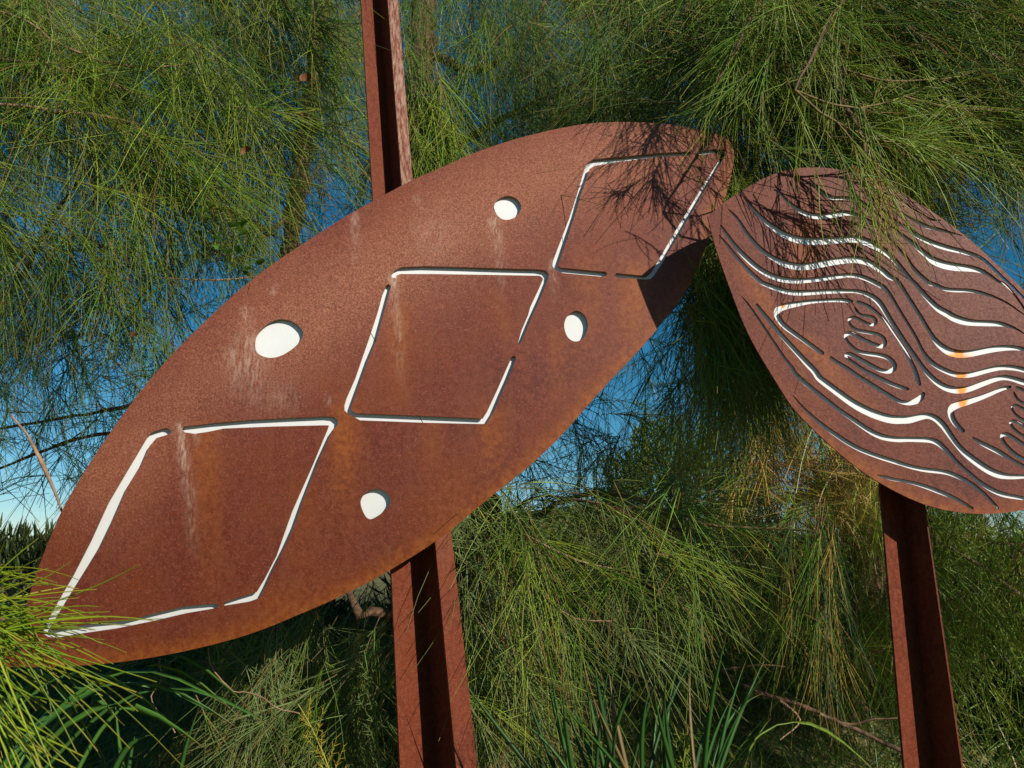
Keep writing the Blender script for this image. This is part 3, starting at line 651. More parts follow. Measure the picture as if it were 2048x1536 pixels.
class Tree:
    """Collects twigs and needles, then writes them out as the parts of one tree."""
    def __init__(self, name, label, cat='tree', group='she-oaks round the signs'):
        self.e = thing(name, label, cat, group)
        self.needles = {}; self.tw = []; self.twr = []

    def add_needles(self, S, D, L, droop, rad, tint, K=5, curl=0.14):
        n = len(S)
        t = np.linspace(0, 1, K)[None, :, None]
        C = rng.normal(size=(n, 3)) * curl
        L = np.asarray(L)[:, None, None]
        P = S[:, None] + D[:, None] * L * t + (C[:, None] + np.array([0, 0, -1.0]) * np.asarray(droop)[:, None, None]) * L * t ** 2
        taper = np.linspace(1.0, 0.55, K)
        R = np.asarray(rad)[:, None] * taper
        self.needles.setdefault(K, []).append((P, R, tint))

    def add_twigs(self, P, D, L, n, nlen, spread=0.36, droop=0.22, ndroop=0.3, rad=0.0014, tints=((GREEN, 1.0),), K=4, curl=0.12, tmin=0.08, twr=0.0022, along=0.85):
        M = len(P); KT = 6
        t = np.linspace(0, 1, KT)[None, :, None]
        C = rng.normal(size=(M, 3)) * 0.15
        Lc = np.asarray(L)[:, None, None]
        bend = (C[:, None] + np.array([0, 0, -1.0]) * droop)
        TP = P[:, None] + D[:, None] * Lc * t + bend * Lc * t ** 2
        self.tw.append(TP); self.twr.append(np.repeat((twr * np.linspace(1, 0.35, KT))[None], M, 0))
        u = rng.uniform(tmin, 1.0, (M, n))
        S = P[:, None] + (D * np.asarray(L)[:, None])[:, None] * u[..., None] + bend * Lc * u[..., None] ** 2
        tg = nrm(D[:, None] + 2 * bend * u[..., None])
        nd = nrm(tg * along + rng.normal(size=(M, n, 3)) * spread)
        names = np.array([c for c, _ in tints]); pr = np.array([p for _, p in tints]); pr = pr / pr.sum()
        k = rng.choice(len(names), M, p=pr)
        base = names[k][:, None] * rng.uniform(0.75, 1.25, (M, 1, 1)) * rng.uniform(0.75, 1.25, (M, n, 1))
        mixb = rng.uniform(size=(M, n, 1)) < 0.045
        base = np.where(mixb, np.array(BROWN) * rng.uniform(0.7, 1.3, (M, n, 1)), base)
        L2 = nlen * rng.uniform(0.6, 1.25, M * n)
        self.add_needles(S.reshape(-1, 3), nd.reshape(-1, 3), L2, ndroop * rng.uniform(0.5, 1.5, M * n), rad * rng.uniform(0.8, 1.2, M * n), base.reshape(-1, 3), K, curl)

    def region(self, m, x, y, Y, flow, n=22, L=0.4, nlen=0.26, jit=0.35, gaps=(), zj=0.35, clear=None, open_=None, **kw):
        """Twigs whose middles fall in a box of view directions, between two distances."""
        px = rng.uniform(*x, m); py = rng.uniform(*y, m); d = rng.uniform(*Y, m)
        keep = np.ones(m, bool)
        for (gx_, gy_, gr, gp) in gaps:
            keep &= ~((np.hypot((px - gx_), (py - gy_)) < gr) & (rng.uniform(size=m) < gp))
        if open_ is not None:                                     # ragged openings between the sprays
            f_ = np.sin(px * 0.021 + 1.3 + 1.5 * np.sin(py * 0.013)) * np.sin(py * 0.027 + 0.7 + 1.2 * np.sin(px * 0.011)) + 0.6 * np.sin(px * 0.047 + py * 0.031 + d)
            keep &= f_ > open_
        if clear is not None:                                     # keep sprays from hanging in the sun of a sign face
            P = atY(px, py, d)
            for Yp, poly, blobs in clear:
                s = (Yp - P[:, 1]) / -SUN_TO[1]
                Q = P - SUN_TO * s[:, None] - CAM
                zc = Q @ FWD; qx = 1024 + FPX * (Q @ RIGHT) / zc; qy = 768 - FPX * (Q @ UP) / zc
                ok = (s <= 0.02) | (winding(np.stack([qx, qy], -1), poly) == 0)
                for bx_, by_, br_, bp_ in blobs:
                    ok |= (np.hypot(qx - bx_, qy - by_) < br_) & (rng.uniform(size=m) < bp_)
                keep &= ok
        px, py, d = px[keep], py[keep], d[keep]; m = len(px)
        P = atY(px, py, d)
        f = np.array([a[:3] for a in flow], float); pr = np.array([a[3] for a in flow], float); pr /= pr.sum()
        f = f[rng.choice(len(f), m, p=pr)]
        D = nrm(flow3(f[:, 0], f[:, 1], f[:, 2]) + rng.normal(size=(m, 3)) * jit * np.array([1, zj / 0.35, 1]))
        LL = L * rng.uniform(0.6, 1.3, m)
        self.add_twigs(P - D * LL[:, None] * 0.6, D, LL, n, nlen, **kw)

    def branch(self, pts, radii, name='branch', mat=None, wob=0.25, sides=7, step=0.06, leafy=0, ln=0.16, nn=14, nl=0.24, tints=((GREEN, 3), (LIME, 2))):
        q = np.array([atY(np.array(a), np.array(b), np.array(c)) for a, b, c in pts])
        V, F = tube_path(q, radii, step, sides, wob)
        if leafy:
            c = catmull(q, 0.03); i = rng.integers(len(c) // 4, len(c) - 1, leafy)
            D = nrm(nrm(c[i + 1] - c[i]) + rng.normal(size=(leafy, 3)) * 0.45)
            self.add_twigs(c[i], D, ln * rng.uniform(0.6, 1.4, leafy), nn, nl, tints=tints, K=5)
        return obj(name, mesh_np(name, V, [F]), mat or M_TWIG, self.e)

    def finish(self, twig_mat=None, flat=False):
        V = []; F = []; T = []; k = 0
        for K, lst in self.needles.items():
            P = np.concatenate([a[0] for a in lst]); R = np.concatenate([a[1] for a in lst]); tint = np.concatenate([a[2] for a in lst])
            v, f = ribbons(P, R) if flat else tubes(P, R, 3)
            V.append(v); F.append(f + k); k += len(v)
            c = np.repeat(tint[:, None], K, 1)
            tip = np.linspace(0, 1, K)[None, :, None] ** 6
            c = c * (1 - 0.55 * tip) + np.array([0.30, 0.16, 0.03]) * 0.55 * tip
            T.append(np.repeat(c.reshape(-1, 3), 2 if flat else 3, 0))
        me = mesh_np('needles', np.vstack(V), [np.vstack(F)])
        set_attr(me, 'tint', np.vstack(T))
        tag(obj('needles', me, M_NEEDLE, self.e), kind='stuff')
        v = []; f = []; k = 0
        for TP, R in zip(self.tw, self.twr):
            a, b = tubes(TP, R, 3); v.append(a); f.append(b + k); k += len(a)
        tag(obj('twigs', mesh_np('twigs', np.vstack(v), [np.vstack(f)]), twig_mat or M_GREENTWIG, self.e), kind='stuff')
        return sum(len(x) for x in F) * 2


TRIS = 0
# -- left she-oak: sunlit sprays sweeping down to the right behind the large leaf
t1 = Tree('she_oak', 'sunlit she-oak sweeping across the upper left, behind the large leaf sign')
t1.branch([(-500, 250, 3.6), (-300, 120, 3.2), (-60, 30, 2.9), (51, 41, 2.78), (98, 78, 2.74), (195, 120, 2.72), (268, 133, 2.72), (366, 130, 2.74), (460, 105, 2.8)], [0.03, 0.02, 0.010, 0.006, 0.005, 0.0045, 0.004, 0.003, 0.002], leafy=26, nl=0.34)
t1.branch([(-300, 120, 3.2), (-80, 108, 2.85), (0, 118, 2.76), (60, 127, 2.74), (160, 148, 2.73), (255, 181, 2.73), (330, 215, 2.78), (430, 300, 2.8)], [0.016, 0.01, 0.006, 0.005, 0.0045, 0.004, 0.003, 0.002], leafy=26, nl=0.34)
t1.branch([(-500, 250, 3.6), (-200, 200, 2.9), (0, 207, 2.70), (110, 222, 2.69), (210, 232, 2.7), (265, 245, 2.72), (310, 290, 2.76), (360, 340, 2.8)], [0.02, 0.012, 0.007, 0.006, 0.005, 0.004, 0.003, 0.002], leafy=26, nl=0.34)
t1.branch([(-200, 900, 3.6), (-50, 700, 3.4), (40, 560, 3.3), (110, 430, 3.3), (180, 330, 3.4)], [0.02, 0.014, 0.01, 0.007, 0.004], mat=M_DARKTWIG)
t1.branch([(30, 60, 3.3), (5, 130, 3.3), (-60, 220, 3.35)], [0.03, 0.026, 0.03], mat=M_BARK, wob=0.15)
t1.branch([(390, 480, 4.0), (480, 520, 3.9), (540, 460, 3.85), (590, 420, 3.9), (640, 330, 4.0)], [0.006, 0.012, 0.014, 0.011, 0.008], mat=M_DARKTWIG)
t1.branch([(440, 420, 3.9), (500, 440, 3.9), (550, 470, 3.85)], [0.004, 0.008, 0.01], mat=M_DARKTWIG)
t1.branch([(20, 830, 2.62), (55, 870, 2.6), (85, 930, 2.6), (110, 985, 2.6), (130, 1040, 2.62)], [0.004, 0.005, 0.0055, 0.0045, 0.003])
t1.branch([(320, 555, 2.9), (400, 560, 2.9), (470, 558, 2.92), (520, 552, 2.95)], [0.002, 0.003, 0.0035, 0.003])
SW = [(1, 0.55, 0, 3), (1, 0.15, 0.1, 1.2), (1, 1.0, 0, 1.2), (0.2, 1, 0, 1)]
W1 = ((GREEN, 5), (LIME, 4), (DEEP, 1), (GREY, 2))
gaps1 = [(640, 480, 130, 0.9), (560, 410, 90, 0.7), (690, 330, 80, 0.6), (480, 560, 90, 0.5), (640, 250, 90, 0.5), (90, 880, 190, 0.92), (40, 1000, 200, 0.95), (260, 760, 110, 0.7), (60, 360, 70, 0.5), (20, 80, 60, 0.6), (290, 60, 60, 0.5), (560, 40, 70, 0.5)]
t1.region(460, (-220, 640), (-120, 500), (2.70, 3.15), SW, open_=-0.12, n=26, L=0.42, nlen=0.40, gaps=gaps1, tints=W1, jit=0.3, ndroop=0.22, K=5)
t1.region(200, (-200, 700), (-120, 640), (3.2, 4.0), SW, open_=-0.1, n=24, L=0.42, nlen=0.36, gaps=gaps1, tints=((GREEN, 4), (DEEP, 4), (GREY, 1)), jit=0.4)
t1.region(170, (-200, 330), (480, 900), (2.75, 3.6), [(1, 0.5, 0, 1), (0.4, 1, 0, 2), (-0.3, 1, 0, 1)], n=22, gaps=gaps1, tints=((GREEN, 3), (DEEP, 4)), jit=0.4, ndroop=0.2)
t1.region(80, (430, 740), (-60, 400), (2.75, 3.4), open_=-0.3, flow=[(0.25, 1, 0, 2), (-0.4, 1, 0, 1), (1, 0.6, 0, 1)], n=24, nlen=0.27, gaps=gaps1, tints=W1, jit=0.3, ndroop=0.15, K=5)
TRIS += t1.finish()

# -- middle she-oak: trunk beside the tall post, hanging needles, also below the leaves
t2 = Tree('she_oak', 'she-oak with peeling brown trunk standing between the two posts')
t2.branch([(870, -600, 4.1), (858, -150, 3.95), (846, 30, 3.9), (838, 160, 3.85), (828, 270, 3.85), (870, 620, 3.85), (925, 900, 3.9), (975, 1130, 3.95), (985, 1300, 4.0), (990, 2300, 4.05)], [0.05, 0.06, 0.062, 0.064, 0.068, 0.075, 0.08, 0.085, 0.09, 0.11], 'trunk', M_BARK, 0.18, 10, 0.05)
t2.branch([(846, 100, 3.9), (960, 140, 3.7), (1060, 60, 3.5), (1120, -80, 3.4)], [0.03, 0.02, 0.014, 0.012], mat=M_DARKTWIG)
t2.branch([(1340, -80, 3.3), (1318, 60, 3.25), (1300, 120, 3.25), (1200, 150, 3.4), (1000, 240, 3.7), (850, 330, 3.85)], [0.012, 0.013, 0.012, 0.014, 0.018, 0.025], mat=M_DARKTWIG)
t2.branch([(975, 1130, 3.95), (1090, 1020, 3.6), (1200, 985, 3.4), (1310, 1010, 3.3), (1420, 1050, 3.3), (1620, 1060, 3.3)], [0.03, 0.014, 0.010, 0.009, 0.007, 0.004], mat=M_DARKTWIG, leafy=24, tints=((DEEP, 2), (GREEN, 2)))
t2.branch([(975, 1200, 3.95), (1060, 1180, 3.0), (1110, 1215, 2.6), (1150, 1238, 2.55), (1230, 1242, 2.55)], [0.03, 0.006, 0.004, 0.003, 0.0015], leafy=14, tints=G2)
t2.branch([(975, 1130, 3.9), (1000, 1060, 3.1), (1060, 1075, 2.6), (1150, 1120, 2.6), (1290, 1150, 2.6)], [0.03, 0.006, 0.004, 0.003, 0.0015], leafy=20, tints=G2)
t2.branch([(975, 1130, 3.9), (1040, 1010, 3.1), (1160, 1000, 2.7), (1330, 1050, 2.65), (1480, 1110, 2.65)], [0.03, 0.006, 0.004, 0.003, 0.0015], leafy=20, tints=G2, mat=M_DARKTWIG)
t2.branch([(800, 1230, 3.6), (740, 1225, 3.5), (720, 1235, 3.45), (700, 1190, 3.5), (680, 1130, 3.6)], [0.03, 0.018, 0.02, 0.014, 0.01], mat=M_BARK)
gaps2 = [(900, 310, 75, 0.7), (1040, 260, 70, 0.85), (900, 90, 60, 0.5), (960, 180, 50, 0.4), (1150, 850, 150, 0.93), (1240, 900, 120, 0.85), (1060, 960, 90, 0.7)]
HANG = [(0.15, 1, 0, 3), (0.6, 1, 0, 1.5), (-0.35, 1, 0, 1)]
t2.region(100, (815, 1150), (-60, 330), (3.0, 3.7), HANG, n=24, L=0.42, nlen=0.36, gaps=gaps2, tints=((GREEN, 4), (DEEP, 3), (GREY, 1)), jit=0.25, ndroop=0.2, K=5)
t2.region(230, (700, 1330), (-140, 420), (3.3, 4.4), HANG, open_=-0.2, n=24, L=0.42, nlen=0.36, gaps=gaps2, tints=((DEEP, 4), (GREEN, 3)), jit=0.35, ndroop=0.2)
t2.region(26, (820, 900), (130, 350), (2.95, 3.1), [(0.35, 1, 0, 1)], n=22, L=0.3, nlen=0.34, tints=((LIME, 2), (GREEN, 1)), jit=0.12, ndroop=0.25, spread=0.3, K=6)
LOWF = [(0.7, 1, -0.1, 3), (0.3, 1, 0, 2), (1, 0.5, 0, 1)]
t2.region(135, (900, 1420), (960, 1150), (2.52, 2.85), [(1, 0.75, -0.1, 3), (0.4, 1, 0, 2), (1, 0.2, 0, 1), (-0.5, 0.9, 0, 0.7)], open_=0.0, n=24, L=0.38, nlen=0.28, spread=0.5, gaps=gaps2, tints=G2, jit=0.28, ndroop=0.2, K=5)
t2.region(34, (940, 1080), (1200, 1440), (2.6, 2.95), LOWF, n=20, L=0.34, nlen=0.26, tints=G2, jit=0.3, ndroop=0.15, K=5)
t2.region(170, (1000, 1560), (760, 1180), (3.6, 4.6), [(0.6, 0.8, 0, 1), (-0.5, 0.7, 0, 1), (0.1, 1, 0, 1)], n=24, gaps=gaps2, tints=((GREEN, 3), (DEEP, 3), (GREY, 2)), jit=0.45)
t2.region(100, (470, 740), (1300, 1560), (2.75, 3.3), [(-0.55, 1, 0, 3), (0.1, 1, 0, 1)], n=30, L=0.4, nlen=0.26, tints=((GREY, 6), (GREEN, 2)), jit=0.18, ndroop=0.1, spread=0.3, K=4)
t2.region(70, (300, 800), (1180, 1500), (3.6, 4.4), [(0.2, 1, 0, 1), (-0.5, 1, 0, 1)], n=22, tints=((DEEP, 4), (GREEN, 1)), jit=0.4)
t2.region(22, (1560, 1680), (1100, 1260), (2.95, 3.1), [(-0.12, 1, 0, 2), (0.05, 1, 0, 1)], n=18, L=0.3, nlen=0.26, tints=((GREEN, 2), (DEEP, 2), (GOLD, 0.6)), jit=0.1, ndroop=0.1, spread=0.18)
TRIS += t2.finish()

# -- right she-oak: heavy sprays hanging over the right-hand leaf, some in front of it
t3 = Tree('she_oak', 'dense she-oak overhanging the top of the right-hand leaf sign, filling the upper right')
t3.branch([(2300, -500, 3.4), (1900, -250, 2.7), (1700, -20, 2.25), (1620, 120, 2.1), (1590, 180, 2.08)], [0.05, 0.02, 0.008, 0.005, 0.0035], mat=M_DARKTWIG, leafy=9)
t3.branch([(1590, -150, 2.5), (1500, 40, 2.3), (1470, 100, 2.25), (1430, 170, 2.25)], [0.009, 0.006, 0.005, 0.003], mat=M_DARKTWIG, leafy=6)
t3.branch([(1590, 180, 2.08), (1650, 205, 2.1), (1720, 215, 2.2), (1790, 200, 2.3), (1880, 165, 2.4), (2030, 100, 2.5)], [0.0032, 0.003, 0.003, 0.003, 0.003, 0.0015], mat=M_GREENTWIG, leafy=8)
t3.branch([(1590, 180, 2.08), (1640, 225, 2.06), (1700, 260, 2.08), (1760, 280, 2.12), (1850, 300, 2.2)], [0.0032, 0.003, 0.003, 0.003, 0.0015], mat=M_GREENTWIG, leafy=8)
t3.branch([(1680, 135, 2.3), (1760, 160, 2.3), (1850, 160, 2.35), (1930, 150, 2.4), (2040, 105, 2.5)], [0.0032, 0.003, 0.003, 0.003, 0.0015], mat=M_GREENTWIG, leafy=8)
t3.branch([(1800, 190, 2.3), (1870, 210, 2.35), (1960, 220, 2.4), (2060, 218, 2.45)], [0.0032, 0.003, 0.003, 0.0015], mat=M_GREENTWIG, leafy=8)
t3.branch([(1730, 340, 2.24), (1728, 280, 2.3), (1700, 230, 2.4), (1650, 120, 2.6)], [0.004, 0.006, 0.009, 0.012], mat=M_DARKTWIG)
FAN = [(1, 0.25, 0, 3), (1, -0.25, 0, 2), (1, 0.7, 0, 2), (0.4, 1, 0, 1), (-1, 0.2, 0, 1), (-0.6, 0.8, 0, 1)]
G3 = ((GREEN, 6), (DEEP, 2), (LIME, 5))
gaps3 = [(2010, 420, 110, 0.9), (2048, 560, 120, 0.95), (1960, 330, 70, 0.6), (1250, 40, 60, 0.4)]
up = [(1310, 620, 330, 1.0), (1800, 700, 330, 1.0), (1420, 420, 130, 1.0), (1560, 520, 170, 1.0), (1200, 480, 200, 1.0), (1960, 640, 170, 1.0)]
t3.region(46, (1400, 1720), (-100, 150), (2.05, 2.4), FAN, n=22, L=0.28, nlen=0.22, gaps=gaps3 + up, tints=((GREEN, 4), (LIME, 2)), jit=0.3, K=5, clear=CLEAR)
t3.region(170, (1400, 1720), (-80, 210), (2.48, 2.8), FAN, n=26, L=0.30, nlen=0.25, gaps=gaps3 + up, tints=((GREEN, 5), (DEEP, 3), (LIME, 1)), jit=0.35, ndroop=0.2, K=5, clear=CLEAR)
t3.region(64, (1190, 1460), (-100, 140), (2.55, 2.8), [(-0.8, 0.6, 0, 1), (0.2, 1, 0, 1)], n=22, L=0.32, nlen=0.22, gaps=gaps3 + up, tints=((GREEN, 4), (DEEP, 2), (LIME, 1)), jit=0.3, ndroop=0.25, K=5, clear=CLEAR)
t3.region(230, (1640, 2150), (-80, 300), (2.36, 2.8), FAN[:4], n=26, L=0.34, nlen=0.27, gaps=gaps3 + up, tints=G3, jit=0.28, ndroop=0.2, K=5, clear=CLEAR)
for a, b, ln in [((1345, 300), (-0.6, 0.8), 0.20), (((1300, 340)), (-0.75, 0.65), 0.20), ((1330, 330), (-0.35, 0.95), 0.16)]:
    p = atY(np.array(a[0]), np.array(a[1]), np.array(2.42)) + SUN_TO * 0.42          # the sprig whose shadow falls across the top diamond
    t3.add_twigs(p[None], flow3(np.array([b[0]]), np.array([b[1]])), np.array([ln]), 34, 0.12, spread=0.3, droop=0.05, ndroop=0.15, rad=0.0016, tints=((GREEN, 1),), K=5, twr=0.0028)
t3.region(7, (1690, 1770), (300, 395), (2.02, 2.12), [(0.45, 1, 0, 1), (0.75, 1, 0, 1)], n=14, L=0.22, nlen=0.20, tints=((LIME, 2), (GREEN, 3), (GOLD, 0.5)), jit=0.15, ndroop=0.15, spread=0.25, K=6)
t3.region(5, (1560, 1760), (200, 330), (2.0, 2.1), [(0.1, 1, 0, 1), (0.5, 1, 0, 1)], n=14, L=0.2, nlen=0.16, tints=((GREEN, 1), (LIME, 1)), jit=0.2)
t3.region(10, (1450, 1640), (240, 340), (2.25, 2.32), [(-0.1, 1, 0, 1), (0.4, 1, 0, 1)], n=16, L=0.2, nlen=0.18, tints=((GREEN, 1), (DEEP, 1)), jit=0.2, clear=CLEAR)
t3.region(480, (1150, 2200), (-150, 420), (2.55, 3.6), FAN, open_=-0.45, n=26, L=0.42, nlen=0.28, gaps=gaps3, tints=G3, jit=0.4, ndroop=0.2, clear=CLEAR)
t3.region(150, (1380, 1560), (330, 700), (2.8, 3.6), [(0.2, 1, 0, 1), (0.6, 0.8, 0, 1)], n=22, nlen=0.24, tints=((GREEN, 4), (DEEP, 3)), jit=0.4, clear=CLEAR)
t3.region(120, (1410, 1560), (350, 760), (2.42, 2.75), [(0.2, 1, 0, 1), (0.6, 0.8, 0, 1)], n=22, nlen=0.22, L=0.26, tints=((GREEN, 4), (LIME, 3)), jit=0.35)
t3.region(110, (1850, 2250), (300, 640), (2.8, 4.2), FAN[:4], n=20, gaps=gaps3, tints=G3, jit=0.4, clear=CLEAR)
TRIS += t3.finish()

# -- back she-oaks: the darker mass with sky showing through, and the mass behind the right-hand post
t4 = Tree('she_oak', 'shaded she-oak farther back on the left with blue sky showing between its needles')
t4.branch([(700, -300, 5.2), (620, 200, 5.2), (560, 700, 5.3), (540, 1400, 5.4), (540, 2000, 5.5)], [0.05, 0.06, 0.07, 0.08, 0.1], 'trunk', M_BARK, 0.2, 9)
t4.branch([(560, 700, 5.3), (330, 840, 4.6), (150, 880, 4.3), (-60, 960, 4.2)], [0.03, 0.014, 0.01, 0.006], mat=M_DARKTWIG)
t4.branch([(560, 700, 5.3), (300, 800, 4.7), (100, 840, 4.4), (-80, 870, 4.3)], [0.03, 0.013, 0.009, 0.005], mat=M_DARKTWIG)
g4 = [(640, 480, 110, 0.55), (40, 1000, 170, 0.6), (900, 320, 60, 0.5), (1150, 850, 120, 0.7)]
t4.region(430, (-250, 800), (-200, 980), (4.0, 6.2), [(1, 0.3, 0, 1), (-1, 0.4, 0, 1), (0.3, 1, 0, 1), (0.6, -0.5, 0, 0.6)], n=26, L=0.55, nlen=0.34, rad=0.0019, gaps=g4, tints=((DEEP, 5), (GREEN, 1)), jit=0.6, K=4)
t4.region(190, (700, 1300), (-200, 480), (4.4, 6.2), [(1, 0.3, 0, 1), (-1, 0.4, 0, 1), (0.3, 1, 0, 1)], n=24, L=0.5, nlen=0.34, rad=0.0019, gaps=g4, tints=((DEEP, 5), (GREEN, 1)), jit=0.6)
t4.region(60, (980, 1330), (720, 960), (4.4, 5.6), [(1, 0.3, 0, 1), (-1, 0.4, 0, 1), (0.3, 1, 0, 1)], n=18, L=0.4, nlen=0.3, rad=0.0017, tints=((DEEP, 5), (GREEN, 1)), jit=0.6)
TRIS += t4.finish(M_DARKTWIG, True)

t5 = Tree('she_oak', 'she-oak with brown dead needles among green, behind the right-hand post, plus added unseen foliage for shade right of the frame')
t5.branch([(1900, -300, 4.6), (1850, 300, 4.5), (1760, 900, 4.5), (1700, 1500, 4.6), (1690, 2000, 4.7)], [0.06, 0.07, 0.08, 0.09, 0.11], 'trunk', M_BARK, 0.2, 9)
t5.branch([(1700, 1000, 4.4), (1640, 985, 3.9), (1590, 1010, 3.7), (1570, 1080, 3.6)], [0.03, 0.022, 0.018, 0.014], mat=M_BARK)
t5.branch([(2200, 1270, 4.0), (2040, 1190, 3.7), (1960, 1130, 3.6), (1870, 1080, 3.6)], [0.02, 0.012, 0.01, 0.006])
ANY = [(1, 0.4, 0, 1), (-1, 0.5, 0, 1), (0.3, 1, 0, 2)]
t5.region(130, (2260, 2750), (500, 1180), (2.3, 2.9), ANY, n=24, L=0.4, nlen=0.3, tints=((GREEN, 4), (DEEP, 3)), jit=0.5)  # unseen foliage right of the frame, added to shade the lower centre
t5.region(110, (1470, 1760), (790, 1010), (3.4, 4.2), ANY, n=24, L=0.3, nlen=0.2, tints=((GOLD, 5), (BROWN, 2), (LIME, 3)), jit=0.5)
t5.region(400, (1320, 2250), (560, 1480), (3.4, 5.2), ANY, gaps=[(2010, 1440, 200, 0.95), (1500, 1420, 140, 0.8)], n=24, L=0.42, nlen=0.28, tints=((GREEN, 5), (DEEP, 3), (LIME, 1), (BROWN, 0.3)), jit=0.5)
t5.region(150, (1720, 2200), (1000, 1320), (3.2, 4.2), ANY, n=20, L=0.34, nlen=0.24, tints=((GREEN, 4), (LIME, 2), (BROWN, 0.5)), jit=0.5)
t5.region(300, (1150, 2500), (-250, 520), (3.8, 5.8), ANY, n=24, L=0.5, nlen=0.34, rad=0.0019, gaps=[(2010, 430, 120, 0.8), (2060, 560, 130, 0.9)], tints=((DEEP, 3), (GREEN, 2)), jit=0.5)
TRIS += t5.finish(M_DARKTWIG, True)

# -- foreground sprig at the lower left, near the camera
t0 = Tree('she_oak_branch', 'bright green she-oak sprig close to the camera, over the large leaf\'s lower tip', 'branch', None)
t0.branch([(-420, 1120, 1.5), (-200, 1180, 1.42), (-70, 1225, 1.38), (10, 1240, 1.36)], [0.008, 0.006, 0.004, 0.0025])
t0.branch([(-420, 1120, 1.5), (-260, 1250, 1.36), (-120, 1340, 1.3), (-40, 1420, 1.28)], [0.008, 0.006, 0.004, 0.0025])


def sprig(cx, cy, Y, a0, a1, n, L, cols, r, jx=25, jy=25):
    a = rng.uniform(a0, a1, n)
    P = atY(cx + rng.normal(size=n) * jx, cy + rng.normal(size=n) * jy, Y + rng.normal(size=n) * 0.03)
    D = nrm(flow3(np.cos(a), np.sin(a), rng.normal(size=n) * 0.25))
    c = np.array(cols)[rng.integers(0, len(cols), n)] * rng.uniform(0.8, 1.25, (n, 1))
    t0.add_needles(P, D, L * rng.uniform(0.45, 1.15, n), rng.uniform(0.0, 0.3, n), r * rng.uniform(0.8, 1.2, n), c, 8, 0.10)


BR = [(0.20, 0.29, 0.012), (0.27, 0.31, 0.014), (0.15, 0.27, 0.014)]
sprig(-30, 1232, 1.37, -0.55, 0.75, 60, 0.19, BR, 0.0016, 40, 30)
sprig(-10, 1250, 1.36, -0.42, 0.62, 16, 0.29, BR, 0.0017, 25, 20)
sprig(-60, 1330, 1.32, 0.1, 1.2, 24, 0.22, BR, 0.0018, 35, 40)
sprig(-40, 1400, 1.28, 0.7, 1.25, 16, 0.24, BR, 0.0019, 30, 40)
sprig(-60, 1190, 1.42, -0.9, 0.3, 30, 0.14, BR, 0.0015, 35, 30)
t0.add_twigs(atY(np.array([-120., -90.]), np.array([1220., 1330.]), np.array([1.38, 1.32])), flow3(np.array([1., 1.]), np.array([0.1, 0.6])), np.array([0.12, 0.12]), 10, 0.12, rad=0.0015, tints=((LIME, 1),))
TRIS += t0.finish()


# ------------------------------------------------------------------ strap-leaved plants, grass, weeds, vine
def blade_mesh(name, P, wid, side, fold=0.25, tint=(0.06, 0.14, 0.02)):
    """Folded strap leaf along points P; wid per point; side = sideways direction."""
    P = np.asarray(P); K = len(P)
    T = nrm(np.gradient(P, axis=0)); S = nrm(np.cross(T, np.cross(side, T))); Nn = np.cross(T, S)
    w = np.asarray(wid)[:, None]
    V = np.stack([P - S * w + Nn * w * fold, P - Nn * w * fold * 0.3, P + S * w + Nn * w * fold, P - Nn * (w * fold * 0.3 + 0.0006)], 1).reshape(-1, 3)
    i = np.arange(K - 1)[:, None] * 4
    F = np.concatenate([np.concatenate([i + a, i + b, i + b + 4, i + a + 4], 1) for a, b in ((0, 1), (1, 2), (2, 3), (3, 0))])
    me = mesh_np(name, V, [F])
    c = np.array(tint)[None] * np.linspace(0.85, 1.1, K)[:, None]
    c[-1] = (0.22, 0.13, 0.04)
    set_attr(me, 'tint', np.repeat(c, 4, 0))
    return me


def strap_plant(label, cx, base_py, Y, specs):
    root = thing('strap_leaf_plant', label, 'plant', 'strap leaved plants under the signs')
    for (bx, ex, ey, arch, wd, tint) in specs:
        a = atY(np.array(bx), np.array(base_py), np.array(Y + rng.normal() * 0.1)); b = atY(np.array(ex), np.array(ey), np.array(Y + rng.normal() * 0.18))
        t = np.linspace(0, 1, 12)[:, None]
        P = a + (b - a) * t + np.array([0, 0, 1.0]) * arch * np.sin(math.pi * t) + nrm(np.cross((b - a)[None], np.array([0, 1.0, 0])))[0] * 0.04 * np.sin(2.2 * t)
        wid = wd * np.clip(np.minimum(1.0, 3.0 * (1 - np.linspace(0, 1, 12)) + 0.05), 0.06, 1) * np.linspace(0.8, 1, 12)
        side = nrm(np.array([[1.0, rng.normal() * 0.5, 0.1]]))[0]
        obj('leaf', blade_mesh('leaf', P, wid, side, 0.3, tint), M_BLADE, root)


